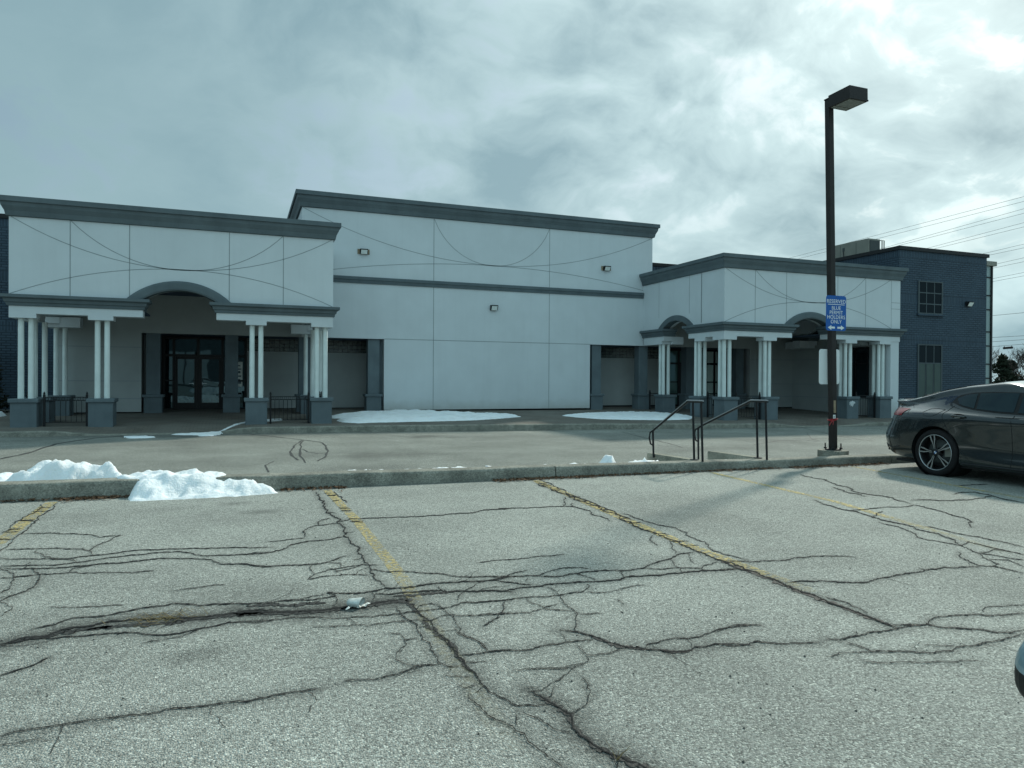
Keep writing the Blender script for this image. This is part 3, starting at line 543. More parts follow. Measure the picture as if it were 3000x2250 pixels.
snow_obj('snow_pile', 'low wet snow slumping over the kerb onto the parking asphalt', [(-1.16, 9.12), (-.9, 9.05), (-.2, 9.06), (.25, 9.09), (.48, 9.16), (.40, 9.34), (.15, 9.5), (-.1, 9.8), (-.5, 10.0), (-1.2, 9.95), (-1.45, 9.76), (-1.42, 9.56), (-1.18, 9.5)],
    spill, lambda x, y: 0. if y < med_y(x)+.26 else .02, .03, 'snow heaps along the median')
def ridge(x0, x1, yo, zt, seed, lab):
    n = 12; poly = [(x0+(x1-x0)*i/n, med_y(x0+(x1-x0)*i/n)+.275) for i in range(n+1)] + [(x1-(x1-x0)*i/n, med_y(x1)+.275+yo) for i in range(n+1)]
    return snow_obj('snow_strip', lab, poly, lambda d, x, y: min(1, d/.07)*(zt(x)-z_drive(x, y)) + .03*fb(x+seed, y, 6), zdm, .04, 'snow strips behind the median kerb')
ridge(1.3, 3.2, .35, lambda x: med_z(x)-.032, 3, 'thin snow strip behind the kerb, between the slumped snow and the long yellow line')
ridge(3.3, 5.6, .35, lambda x: med_z(x)-.03+.14*math.exp(-((x-5.36)/.06)**2), 8, 'snow strip behind the kerb with a small lump poking up, left of the handrails')
ridge(5.7, 6.35, .4, lambda x: med_z(x)-.02, 5, 'scrap of snow behind the kerb beside the left handrail')
snow_obj('snow_strip', 'small snow heap beside the far end of the left concrete cheek', [(6.30, 10.45), (6.78, 10.4), (6.8, 11.0), (6.7, 11.25), (6.3, 11.1)], lambda d, x, y: .46*min(1, d/.2)**.7*smooth((x-6.3)/.4)+.09*fb(x, y, 5), zdm, .04, 'snow strips behind the median kerb')
pS = lambda txt: [tuple(oS(*map(float, q.split(',')), z_walk)[:2]) for q in txt.split()]
flat = lambda H: (lambda d, x, y: H*min(1, d/.5)**.7*(1+.35*fb(x, y, 2.5)) + .02*fb(x, y, 7)*min(1, d/.1)+.012)
for lab, H, txt in (('long snow patch on the sidewalk before the blank white wall', .13, '960,1222 1000,1216 1060,1212 1150,1208 1230,1207 1320,1212 1400,1216 1500,1218 1525,1221 1470,1226 1400,1231 1300,1234 1200,1236 1100,1238 1050,1240 1000,1237 985,1232 1030,1228 970,1225'),
        ('oval snow patch on the sidewalk behind the handrails', .08, '1645,1218 1700,1212 1780,1210 1860,1209 1940,1212 2000,1216 2035,1222 2020,1229 1950,1231 1850,1230 1760,1228 1690,1223'),
        ('thin torn snow patch by the pier right of the arch', .05, '505,1243 560,1240 640,1239 720,1236 800,1229 826,1226 830,1232 720,1239 650,1241 625,1251 590,1252 580,1246'),
        ('sliver of ice at the dropped kerb before the arched entrance', .02, '365,1255 420,1254 452,1258 430,1263 380,1262')):
    snow_obj('snow_patch', lab, pS(txt), flat(H), z_walk, .09 if H > .04 else .06, 'snow patches on the sidewalk', 'snow patch')
snow_obj('snow_patch', 'snow covering the steps between the two concrete cheeks', [(6.98, 9.6), (8.1, 9.6), (8.1, 10.8), (6.98, 10.8)], lambda d, x, y: .03+.06*min(1, d/.12)+.04*fb(x, y, 5), lambda x, y: -.015-.22*clamp((y-9.9)/.9, 0, 1), .05, 'snow heaps along the median', 'snow patch')
# leaf litter at the kerb foot
lm = MB(); rl = random.Random(5)
for x0, x1, n, wd in ((-1.9, -1.2, 260, .10), (-2.8, -1.9, 90, .06), (.5, 1.3, 170, .10), (3.3, 4.9, 460, .10), (4.9, 8.2, 420, .07), (8.4, 10.4, 420, .10)):
    for _ in range(n):
        x = rl.uniform(x0, x1); y = med_y(x)-.005-abs(rl.gauss(0, wd)); a = rl.uniform(0, 6.3); l = rl.uniform(.015, .045); w = l*rl.uniform(.2, .5)
        c, s_ = cos(a), sin(a); t = rl.uniform(0, .012)
        lm.add([(x+c*l, y+s_*l, .008+rl.uniform(0, .03)), (x-s_*w, y+c*w, .006+t), (x-c*l, y-s_*l, .008+rl.uniform(0, .03)), (x+s_*w, y-c*w, .006+t)], [(0, 1, 2, 3)])
o = lm.build('leaf_litter', M['brown'], recalc=False); o['kind'] = 'stuff'; tag(o, 'brown leaf litter along the foot of the median kerb', 'leaf litter')
# loose stones and debris scattered on the lot
st = MB()
for _ in range(230):
    px, py = rl.uniform(0, 3000), 2250-rl.random()**.7*780; p = oS(px, py, z_lot); r = rl.uniform(.003, .008)
    if p.y > 9: continue
    vs = [(p.x+r*rl.uniform(.7, 1.3)*cos(k*2.1), p.y+r*rl.uniform(.7, 1.3)*sin(k*2.1), 0) for k in range(3)]+[(p.x, p.y, r*1.1)]
    st.add(vs, [(0, 1, 3), (1, 2, 3), (2, 0, 3)])
o = st.build('loose_stones', M['tar']); o['kind'] = 'stuff'; tag(o, 'dark pebbles scattered over the parking asphalt', 'pebbles')
# ================================================================== MAIN BUILDING
def arc_pts(x0, z0, x1, z1, zmid, n=28, xr=None):
    """circular arc through both ends, touching zmid half way"""
    xm = (x0+x1)/2; c = (x1-x0)/2; s_ = (z0+z1)/2-zmid
    R = (c*c+s_*s_)/(2*abs(s_)); sg = 1 if s_ > 0 else -1; L = []
    for i in range(n+1):
        x = x0+(x1-x0)*i/n; q = R-sqrt(max(0, R*R-(x-xm)**2)); z = zmid+sg*q
        if xr is None or xr[0] <= x <= xr[1]: L.append((x, z))
    return L
B = thing('commercial_building', 'long white and navy brick shop building with tall blank centre wall', 'building', (10.6, 31, 0))
CT = [(.0, 0), (.07, .02), (.10, .16), (.17, .30), (.185, .40), (.24, .42), (.24, .57), (.0, .575)]    # crown cornice profile, outward/up
def crown(path, z, sc=1.): mb = MB(); mb.sweep(path, [(o*sc, z+h*sc) for o, h in CT]); return mb
bw = MB()
bw.box(-40, 28.1, 32.3, 60, -.8, 7.46); bw.box(28.1, 33.85, 23.9, 60, -.8, 7.46)
bo = bw.build('brick_wall', M['brick'], B)
# openings in the wing's front are set as real recessed windows standing in dark frames
cp = MB(); cp.box(-40.1, 28.02, 32.22, 60.1, 7.46, 7.62); cp.box(28.02, 33.93, 23.82, 60.1, 7.46, 7.625); cp.build('parapet_coping', M['black'], B)
def inset_window(x0, x1, z0, z1, Y, cols, rows, board=None):
    f = MB(); d = .07
    f.box(x0, x1, Y-.012, Y-.004, z0, z1, 0)
    w = f.build('window', M['black'], B)
    fr = MB(); t = .055
    for a, b, c_, d_ in ((x0-.02, x0+t, z0, z1), (x1-t, x1+.02, z0, z1), (x0+t, x1-t, z1-t, z1), (x0+t, x1-t, z0, z0+t)): fr.box(a, b, Y-.05, Y-.012, c_, d_)
    for k in range(1, cols): x = x0+(x1-x0)*k/cols; fr.box(x-.022, x+.022, Y-.034, Y-.022, z0+t, z1-t)
    for k in rows: fr.box(x0+t, x1-t, Y-.0365, Y-.0225, k-.025, k+.025)
    fr.build('frame', M['muntin'], w)
    p = MB(); p.box(x0+t, x1-t, Y-.022, Y-.0125, max(z0+t, board[1]) if board else z0+t, z1-t); p.build('pane', M['glass4'], w)
    if board:
        q = MB()
        for k in range(cols): a = x0+(x1-x0)*k/cols; b_ = x0+(x1-x0)*(k+1)/cols; q.box(a+.05, b_-.05, Y-.030, Y-.0125, z0+t, board[1]-.03)
        q.build('lower_panel', M['blind'], w)
    s_ = MB(); s_.box(x0-.06, x1+.06, Y-.09, Y-.0, z0-.09, z0-.002); s_.build('sill', M['brick'], w)
inset_window(29.28, 30.82, 4.58, 6.11, 23.9, 3, (5.05, 5.56))
inset_window(29.28, 30.82, .45, 3.18, 23.9, 3, (2.30,), (2.3, 2.3))
# glazed stair bay on the far flank of the brick wing
gb = MB(); gb.box(33.86, 34.9, 24.42, 26.4, -.5, 7.2); g0 = gb.build('glazed_bay', M['curtain'], B)
gf = MB(); gf.box(34.86, 34.96, 24.36, 26.42, -.5, 7.2); gf.box(34.42, 34.47, 24.38, 24.417, -.5, 7.2)
for z in (.2, 1.6, 2.3, 3.2, 3.9, 5.0, 5.7, 6.6): gf.box(33.86, 34.42, 24.385, 24.417, z, z+.06); gf.box(34.47, 34.86, 24.385, 24.417, z, z+.06)
gf.build('frame', M['black'], g0)
gc = MB(); gc.box(33.86, 35.15, 24.3, 26.6, 7.2, 7.42); gc.build('cap', M['unit'], g0)
# --- stucco front
def walls(L, name, m, joints=()):
    mb = MB()
    for b in L: mb.box(*b)
    for P, w, y in joints: mb.strip(P, w, y, 1)
    return mb.build(name, [m, M['joint']], B)
Y1 = 30.0
J = []
for x in (7.89, 13.38): J += [([(x, .1), (x, 5.40)], .028, Y1), ([(x, 5.68), (x, 8.38)], .028, Y1)]
J.append(([(5.75, 3.11), (15.5, 3.11)], .028, Y1))
zt = 6.52
J.append((arc_pts(2.42, 8.37, 18.86, 8.37, zt), .026, Y1)); J.append((arc_pts(7.9, 8.37, 13.37, 8.37, zt-.02), .026, Y1)); J.append((arc_pts(2.42, 5.7, 18.86, 5.7, zt-.01), .026, Y1))
walls([(2.39, 18.88, Y1, 33, 3.105, 8.40), (5.75, 15.5, Y1, 32.2, .1, 3.105)], 'stucco_wall', M['stucco'], J)
J = [([(-6.1, z), (-3.42, z)], .03, Y1) for z in (.62, 1.28, 2.55)] + [([(24.8, z), (28, z)], .03, Y1) for z in (.62, 1.28, 2.55)]
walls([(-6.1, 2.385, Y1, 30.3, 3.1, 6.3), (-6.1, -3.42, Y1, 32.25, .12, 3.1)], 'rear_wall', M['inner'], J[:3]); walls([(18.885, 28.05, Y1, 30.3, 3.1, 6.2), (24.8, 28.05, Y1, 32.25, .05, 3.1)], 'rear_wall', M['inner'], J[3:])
walls([(5.60, 5.75, 30.3, 32.2, .02, 3.1)], 'recess_jamb', M['plinth']); walls([(15.5, 15.65, 30.3, 32.2, .02, 3.1)], 'recess_jamb', M['plinth'])
crown([(2.39, 36), (2.39, Y1), (18.88, Y1), (18.88, 36)], 8.38, 1.12).build('cornice', M['trim'], B)
bt = MB(); bt.sweep([(2.39, 33), (2.39, Y1), (18.88, Y1), (18.88, 33)], [(0, 5.40), (.05, 5.405), (.07, 5.53), (.10, 5.55), (.10, 5.66), (.0, 5.69)]); bt.build('belt_course', M['trim'], B)
rf = MB(); rf.box(2.4, 18.87, 30.01, 36, 8.41, 8.46); rf.build('roof', M['roof'], B)
# recess: pilasters, glass block bands, panels, storefronts
for x0, x1 in ((-3.42, 5.60), (15.65, 24.8)): rc_ = MB(); rc_.box(x0, x1, 30.3, 32.25, 3.1, 3.2); rc_.build('recess_ceiling', M['soffit'], B)
for x in (-3.03, -.255, 2.53, 5.33, 15.90, 18.47, 21.2, 24.25):
    gz = z_walk(x, 30)
    sh = MB(); sh.box(x-.24, x+.24, 30.10, 30.55, .76, 3.1); p = sh.build('pilaster', M['plinth'], B)
    b_ = MB(); b_.bbox(x-.31, x+.31, 30.02, 30.62, gz-.1, .665, .015); b_.build('pedestal', M['plinth'], p)
    b_ = MB(); b_.bbox(x-.37, x+.37, 29.97, 30.66, .665, .77, .02); b_.build('cap', M['plinth'], p)
for x0, x1 in ((.30, 2.42), (2.62, 5.55), (15.7, 20.9)):
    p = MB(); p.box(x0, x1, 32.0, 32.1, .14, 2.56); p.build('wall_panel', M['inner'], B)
    q = MB(); q.box(x0, x1, 32.03, 32.1, 2.5667, 3.095); q.build('glass_block_band', M['blocks'], B)
for x0, x1 in ((-3.42, 5.6), (15.65, 24.8)): bk = MB(); bk.box(x0, x1, 32.13, 32.2, -.2, 3.1); bk.build('recess_back', M['black'], B)
def storefront(x0, x1, doors, side, pale):
    """frame with glass; doors = (left, right) of each leaf"""
    z0, z1, zt_ = .17, 3.08, 2.33
    f = MB(); Y = 32.0
    xs_ = sorted({x0, x1, *[d for q in doors for d in q], *side})
    for x in xs_: f.box(x-.05, x+.05, Y-.06, Y+.06, z0-.1, z1)
    for a, b in zip(xs_, xs_[1:]):
        f.box(a+.05, b-.05, Y-.055, Y+.055, z1-.08, z1); f.box(a+.05, b-.05, Y-.055, Y+.055, zt_-.05, zt_+.05); f.box(a+.05, b-.05, Y-.05, Y+.05, z0-.1, z0+.0)
        if (a, b) not in doors:
            for z in ((1.35, .72) if pale else (1.3,)): f.box(a+.05, b-.05, Y-.05, Y+.05, z-.03, z+.03)
    sf = f.build('storefront', M['black'], B)
    for a, b in zip(xs_, xs_[1:]):
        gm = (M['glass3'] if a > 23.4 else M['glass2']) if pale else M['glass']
        p = MB(); p.box(a+.05, b-.05, Y-.012, Y+.0, zt_+.05, z1-.08); p.build('transom_pane', gm, sf)
        if (a, b) not in doors: p = MB(); p.box(a+.05, b-.05, Y-.012, Y, z0, zt_-.05); p.build('side_pane', gm, sf)
    for i, (a, b) in enumerate(doors):
        d = MB()
        for u, v, w, t in ((a+.055, a+.14, z0+.01, zt_-.055), (b-.14, b-.055, z0+.01, zt_-.055), (a+.14, b-.14, z0+.01, z0+.22), (a+.14, b-.14, zt_-.15, zt_-.055)): d.box(u, v, Y-.035, Y+.02, w, t)
        d.build('door_leaf', M['black'], sf)
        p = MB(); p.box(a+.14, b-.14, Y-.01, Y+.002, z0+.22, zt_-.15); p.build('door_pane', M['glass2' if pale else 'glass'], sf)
        hx = b-.17 if i == 0 else a+.17; s_ = -1 if i == 0 else 1
        h = MB(); h.tube([(hx, Y-.03, 1.02), (hx, Y-.09, 1.05), (hx+s_*.0, Y-.09, 1.32), (hx, Y-.03, 1.35)], .012); h.tube([(hx, Y-.03, 1.18), (hx+s_*.16, Y-.03, 1.18)], .018); h.build('door_handle', M['chrome'], sf)
    return sf
storefront(-2.83, .28, [(-2.46, -1.555), (-1.555, -.62)], (-.3,), False)
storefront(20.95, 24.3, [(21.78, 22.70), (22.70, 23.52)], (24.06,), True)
for x, z0, z1, nm, w in ((.02, 1.05, 2.1, 'white notice sheet taped inside the glass right of the dark doors', .17), (22.18, 1.18, 1.75, None, .2)):
    p = MB(); p.box(x-w, x+w*.8, 31.975, 31.982, z0, z1)
    for k in range(6): zz = z0+(z1-z0)*(.12+.14*k); p.box(x-w*.75, x+w*(.5-.2*(k % 2)), 31.971, 31.9745, zz, zz+(z1-z0)*(.05 if k % 3 else .09), 1)
    o = p.build('notice_sheet', [M['paper'], M['plinth']]); tag(o, nm or 'pale notice sheet on the glass door of the right entrance', 'notice')
# side wall closing the right portico, with its tall window
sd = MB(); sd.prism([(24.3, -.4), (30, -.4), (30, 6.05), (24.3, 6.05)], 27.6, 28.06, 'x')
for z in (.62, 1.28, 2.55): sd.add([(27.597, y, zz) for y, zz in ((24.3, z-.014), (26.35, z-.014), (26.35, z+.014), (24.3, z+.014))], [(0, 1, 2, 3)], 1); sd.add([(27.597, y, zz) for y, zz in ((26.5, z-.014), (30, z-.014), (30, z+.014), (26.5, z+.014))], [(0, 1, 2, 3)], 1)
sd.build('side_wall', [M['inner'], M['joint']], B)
w_ = MB(); w_.box(27.55, 27.592, 25.05, 26.5, .65, 3.05); w = w_.build('window', M['glass'], B)
f = MB()
for y in (25.05, 25.75, 26.44): f.box(27.52, 27.549, y, y+.06, .65, 3.05)
for z in (.65, 2.25, 2.99): f.box(27.525, 27.548, 25.05, 26.5, z, z+.06)
f.build('frame', M['black'], w)
# ================================================================== PORTICOS
def portico(name, label, X0, X1, YF, u, zs, side_arch, strip_to=None):
    """u: plan measures along the front; zs: heights"""
    zb, zu, zc, zw, zt_ = zs                     # block underside, beam underside, beam top, wall foot, wall top
    T = thing(name, label, 'portico', ((X0+X1)/2, (YF+30)/2, 0))
    th = .5; XE = strip_to or X1
    xa, xb = u['open']; xc = u['arch']; Ri, Ro, cz = u['R']
    # upper wall with the arch cut out of its foot
    half = sqrt(Ri*Ri-(zw-cz)**2)
    arch = [(xc+Ri*sin(a), cz+Ri*cos(a)) for a in [(-1+2*i/24)*math.asin(half/Ri) for i in range(25)]]
    poly = [(X0, zw), (xc-half, zw)] + arch[1:-1] + [(xc+half, zw), (XE, zw), (XE, zt_), (X0, zt_)]
    mb = MB(); mb.prism(poly, YF, YF+th)
    for x in u['joints']:
        zl = zw if abs(x-xc) > Ro else cz+sqrt(Ro*Ro-(x-xc)**2)+.02
        mb.strip([(x, zl), (x, zt_)], .026, YF, 1)
    ztan = u['tan']
    j0, j3 = u['joints'][0], u['joints'][3]
    mb.strip(arc_pts(X0+.02, zt_, X1-.02, zt_, ztan), .024, YF, 1); mb.strip(arc_pts(j0, zt_, j3, zt_, ztan-.015), .024, YF, 1); mb.strip(arc_pts(X0+.02, zw, X1-.02, zw, ztan+.01), .024, YF, 1)
    if strip_to: mb.strip([(X1, zw), (X1, zt_)], .02, YF, 1); mb.strip([(X1, 5.0), (XE, 5.0)], .02, YF, 1); mb.strip([(X1, 4.72), (XE, 4.72)], .02, YF, 1)
    mb.build('front_wall', [M['stucco'], M['joint']], T)
    # archivolt
    def ring(R0_, R1_, y0, y1, nm):
        h0 = math.acos(clamp((zc+.12-cz)/R0_, -1, 1)); n = 36; r = MB(); vs = []
        for i in range(n+1):
            a = -h0+2*h0*i/n
            for R, y in ((R0_, y1), (R0_, y0), (R0_+.05, y0-.02), (R1_-.06, y0-.02), (R1_, y0), (R1_, y1)): vs.append((xc+R*sin(a), y, cz+R*cos(a)))
        k = 6; fs = [(i*k+j, (i+1)*k+j, (i+1)*k+(j+1) % k, i*k+(j+1) % k) for i in range(n) for j in range(k)]
        r.add(vs, fs + [list(range(k)), list(range(len(vs)-1, len(vs)-k-1, -1))]); r.build(nm, M['trim'], T)
    ring(Ri-.02, Ro, YF-.06, YF+.3, 'archivolt')
    # side walls, the flank facing the other portico carries the side arch
    ya, yb = side_arch
    for x, sg in ((X0, 1), (X1, -1)):
        a0, a1 = (x, x+th) if sg > 0 else (x-th, x)
        ym = (ya+yb)/2; hs = (yb-ya)/2; Rs = (hs*hs+.30**2)/.6+.02; czs = zw+.31-Rs
        hf = sqrt(max(0., Rs*Rs-(zw-czs)**2))
        pl = [(YF+th, zw), (ym-hf, zw)] + [(ym+Rs*sin(a), czs+Rs*cos(a)) for a in [(-1+2*i/16)*math.asin(hf/Rs) for i in range(1, 16)]] + [(ym+hf, zw), (29.995, zw), (29.995, zt_), (YF+th, zt_)]
        s_ = MB(); s_.prism(pl, a0, a1, 'x')
        for jy in (26.2, 28.6):
            xo = x-.003*sg; s_.add([(xo, jy-.012, 4.35), (xo, jy+.012, 4.35), (xo, jy+.012, zt_), (xo, jy-.012, zt_)], [(0, 1, 2, 3)], 1)
        s_.build('side_wall', [M['stucco'], M['joint']], T)
        n = 24; r = MB(); vs = []; h0 = math.acos(clamp((zc+.12-czs)/Rs, -1, 1))
        for i in range(n+1):
            a = -h0+2*h0*i/n
            for R, xx in ((Rs-.02, x+.3*sg), (Rs-.02, x-.06*sg), (Rs+.22, x-.06*sg), (Rs+.22, x+.02*sg)): vs.append((xx, ym+R*sin(a), czs+R*cos(a)))
        r.add(vs, [(i*4+j, (i+1)*4+j, (i+1)*4+(j+1) % 4, i*4+(j+1) % 4) for i in range(n) for j in range(4)] + [(0, 1, 2, 3), tuple(range(len(vs)-1, len(vs)-5, -1))]); r.build('side_archivolt', M['trim'], T)
    # beams with dropped blocks over the piers
    def beam(poly, a0, a1, ax='y'): m_ = MB(); m_.prism(poly, a0, a1, ax); m_.build('beam', M['stucco'], T)
    bl, br = u['bl'], u['br']
    beam([(X0, zb), (bl[0], zb), (bl[0], zu), (bl[1], zu), (bl[1], zb), (bl[2], zb), (bl[2], zu), (xa, zu), (xa, zc), (X0, zc)], YF, YF+.48)
    beam([(xb, zu), (br[0], zu), (br[0], zb), (br[1], zb), (br[1], zu), (br[2], zu), (br[2], zb), (X1, zb), (X1, zc), (xb, zc)], YF, YF+.48)
    if strip_to: q = MB(); q.box(X1, XE, YF+.002, YF+.5, zu-.02, zc); q.box(X1+.02, XE-.03, YF+.03, YF+.5, -.4, zu-.02); q.build('corner_pilaster', M['stucco'], T)
    for x0, x1 in ((X0, X0+.48), (X1-.48, X1)):
        beam([(YF+.48, zb), (YF+.75, zb), (YF+.75, zu), (YF+1.25, zu), (YF+1.25, zb), (YF+2.0, zb), (YF+2.0, zu), (ya, zu), (ya, zc), (YF+.48, zc)], x0, x1, 'x')
        beam([(yb, zu), (yb+.15, zu), (yb+.15, zb), (29.9, zb), (29.9, zc), (yb, zc)], x0, x1, 'x')
    for x0, x1 in ((X0+.48, X0+1.1), (X1-1.1, X1-.48)): beam([(x0, zb), (x1, zb), (x1, zc), (x0, zc)], yb+.02, yb+.5)
    # small cornices
    lc = [(0, zc), (.05, zc+.01), (.065, zc+.09), (.10, zc+.11), (.12, zc+.20), (.185, zc+.23), (.205, zc+.24), (.205, zw-.02), (0, zw+.0)]
    for pth in ([(X0+.5, ya), (X0, ya), (X0, YF), (xa, YF), (xa, YF+.5)], [(xb, YF+.5), (xb, YF), (XE, YF)] + ([(XE, YF+.06)] if strip_to else [(XE, ya), (XE-.5, ya)]), [(X0, 29.98), (X0, yb), (X0+1.1, yb)], [(X1-1.1, yb), (X1, yb), (X1, 29.98)]):
        c = MB()
        if pth[0][1] == ya and pth[1][1] == ya: pass
        if pth[0] == (X0, 29.98): c.sweep([(X0+.6, 29.98), (X0, 29.98), (X0, yb), (X0+.6, yb)][1:], lc)
        elif pth[-1] == (X1, 29.98): c.sweep([(X1-.6, yb), (X1, yb), (X1, 29.98)], [(o, z) for o, z in lc])
        else: c.sweep(pth, lc)
        c.build('lower_cornice', M['trim'], T)
    crown([(X0, 31), (X0, YF), (XE, YF)] + ([(XE, YF+.35)] if strip_to else [(XE, 31)]), zt_-.02, .98).build('cornice', M['trim'], T)
    r = MB(); r.box(X0+.02, XE-.02, YF+.02, 32.2, zt_+.02, zt_+.08); r.build('roof', M['roof'], T)
    c = MB(); c.box(X0+th, X1-th, YF+th, 29.99, 4.55, 4.62); c.box(X0+.485, xa-.02, YF+.49, YF+2.2, zc-.02, zc+.03); c.box(xb+.02, X1-.485, YF+.49, YF+2.2, zc-.02, zc+.03); c.build('ceiling', M['soffit'], T)
    # piers carrying slim round columns
    for pts in u['piers']:
        xs_, yc = pts[0], pts[1]; third = pts[2]; xm = (xs_[0]+xs_[1])/2; gz = z_walk(xm, yc)
        p = MB(); p.bbox(xm-.335, xm+.335, yc-.30, yc+.38, gz-.3, .645, .012); P = p.build('pier', M['plinth'], T)
        q = MB(); q.bbox(xm-.385, xm+.385, yc-.35, yc+.43, .645, .765, .022); q.build('cap', M['plinth'], P)
        L = [(x, yc) for x in xs_] + ([(third, yc+.26)] if third else [])
        for x, y in L: k = MB(); k.cyl(x, y, .765, zb+.0, .083, .078, 20, cap=False); k.build('column', M['stucco2'], P)
    return T
uL = dict(open=(-2.79, -.67), arch=-1.735, joints=(-4.75, -3.16, -.29, 1.38), tan=4.83, bl=(-5.62, -4.28, -3.60), br=(.22, .86, 2.29), R=(1.88, 2.15, 2.315),
          piers=[((-6.06, -5.80), 25.05, -5.80), ((-4.06, -3.80), 25.05, None), ((.415, .69), 25.05, None), ((2.495, 2.775), 25.05, 2.775),
                 ((-6.06, -5.79), 26.6, None), ((2.505, 2.79), 26.6, None), ((-6.035, -5.765), 29.3, None), ((2.49, 2.77), 29.3, None)])
TL = portico('entrance_portico', 'white portico with wide arch in front of the dark glass doors', -6.31, 3.0, 24.8, uL, (3.16, 3.29, 3.51, 3.86, 6.15), (26.85, 28.8))
YRF = 23.8
uR = dict(open=(21.86, 23.85), arch=22.86, joints=(19.92, 21.55, 24.36, 25.97), tan=4.80, bl=(19.01, 20.38, 21.06), br=(24.85, 25.50, 26.85), R=(1.80, 2.06, 2.33),
          piers=[((18.58, 18.84), 24.05, 18.58), ((20.65, 20.88), 24.05, 20.65), ((25.08, 25.36), 24.05, 25.08), ((27.05, 27.30), 24.05, 27.05), ((18.58, 18.84), 25.7, 18.58), ((18.58, 18.84), 28.5, 18.58)])
TR = portico('entrance_portico', 'white corner portico beside the navy brick wing, behind the lamp post', 18.38, 27.51, YRF, uR, (3.11, 3.26, 3.47, 3.83, 6.03), (26.25, 28.2), 28.06)
ds = MB(); ds.box(18.36, 18.377, 25.30, 25.335, 3.9, 6.0); ds.build('downspout', M['joint'], TR)
pt = MB(); rp_ = random.Random(12)          # rough filler smear on the pier, ragged at its foot
for k in range(15):
    x = 25.03+.022*k; top = .585-.05*abs(k-7)/7-rp_.uniform(0, .03); bot = .40+.05*abs(k-6)/6-rp_.uniform(-.03, .11)*(k < 11)
    pt.box(x, x+.0225, 23.744, 23.7485, bot, top)
pt.build('filler_smear', M['stucco'], TR)
# ================================================================== IRON FENCES
def fence(a, b, label):
    a, b = Vector((*a, 0)), Vector((*b, 0)); d = b-a; L = d.length; d.normalize(); z0 = max(z_walk(a.x, a.y), z_walk(b.x, b.y))+.02
    T = thing('iron_fence', label, 'fence', ((a+b)/2).to_tuple()[:2]+(z0,), 'low iron fences between the piers'); zt_ = .80
    for k, e in ((0, a), (1, b)):
        p = MB(); p.box(e.x-.03, e.x+.03, e.y-.03, e.y+.03, z_walk(e.x, e.y)-.05, .86)
        p.cyl(e.x, e.y, .86, .875, .042, .042, 12); vs = []
        p.cyl(e.x, e.y, .875, .90, .018, .032, 10); p.cyl(e.x, e.y, .90, .935, .034, .026, 10); p.cyl(e.x, e.y, .935, .975, .026, .004, 10); p.build('post', M['black'], T)
    r = MB()
    for z in (zt_, .70, z0+.10): r.tube([a+ZV*z, b+ZV*z], .013, 6)
    r.build('rail', M['black'], T)
    n = max(3, int(round(L/.135))); k = MB(); c = MB()
    for i in range(1, n):
        q = a+d*(L*i/n); k.tube([q+ZV*(z0+.10), q+ZV*.70], .009, 6)
    for i in range(n):
        q = a+d*(L*(i+.5)/n); rr = .042; c.tube([q+d*rr*cos(t*pi/8)+ZV*(.75+rr*sin(t*pi/8)) for t in range(17)], .006, 5)
    k.build('pickets', M['black'], T); c.build('ring_row', M['black'], T)
fence((-5.45, 24.98), (-4.33, 24.98), 'low iron fence between the two left front piers of the arched portico')
fence((1.0, 24.98), (2.22, 24.98), 'low iron fence between the two right front piers of the arched portico')
fence((-6.0, 25.5), (-6.0, 26.2), 'short iron fence on the outer left flank of the arched portico')
fence((2.7, 25.5), (2.7, 26.2), 'short iron fence on the flank of the arched portico facing the blank wall')
fence((19.15, 23.98), (20.34, 23.98), 'low iron fence right of the corner pier, behind the handrails')
fence((25.65, 23.98), (26.75, 23.98), 'low iron fence between the lamp post and the navy brick wing')
fence((18.7, 24.5), (18.7, 25.28), 'short iron fence on the flank of the corner portico, nearest its corner')
fence((18.7, 28.95), (18.7, 29.85), 'short iron fence by the white wall, left end of the corner portico')
# ================================================================== WALL LAMPS
def wall_lamp(X, Y, Z, label, board=0, w=.30, h=.22):
    T = thing('wall_lamp', label, 'lamp', (X, Y, Z), 'wall lamps')
    if board: b = MB(); b.box(X-.25, X+.25, Y-.025, Y-.0005, Z-.10, Z+.11); b.build('backing_board', M['tan'], T)
    y0 = Y-.026
    m = MB(); m.prism([(y0, Z-h/2), (y0, Z+h/2), (y0-.20, Z+h/2-.01), (y0-.20, Z+h/2-.05), (y0-.10, Z-h/2)], X-w/2, X+w/2, 'x'); m.build('housing', M['black'], T)
    l = MB(); a, b_ = (y0-.206, Z+h/2-.055), (y0-.106, Z-h/2-.002); l.add([(X-w/2+.03, *a), (X+w/2-.03, *a), (X+w/2-.03, *b_), (X-w/2+.03, *b_), (X-w/2+.03, a[0]+.02, a[1]-.01), (X+w/2-.03, a[0]+.02, a[1]-.01), (X+w/2-.03, b_[0]+.02, b_[1]), (X-w/2+.03, b_[0]+.02, b_[1])], [(0, 1, 2, 3), (4, 7, 6, 5), (0, 4, 5, 1), (1, 5, 6, 2), (2, 6, 7, 3), (3, 7, 4, 0)]); l.build('lens', M['lens'], T)
q = oY(1065, 738, 30); wall_lamp(q.x, 30, q.z, 'wall lamp on a plywood board, high on the left of the blank wall', 1, .32, .21)
q = oY(1775, 787, 30); wall_lamp(q.x, 30, q.z, 'wall lamp on a plywood board, high on the right of the blank wall', 1, .32, .21)
q = oY(1445, 902, 30); wall_lamp(q.x, 30, q.z, 'wall lamp below the grey belt course of the blank wall', 0, .32, .23)
q = oY(2834, 891, 23.9); wall_lamp(q.x, 23.9, q.z, 'small wall lamp on the navy brick wing', 0, .34, .22)
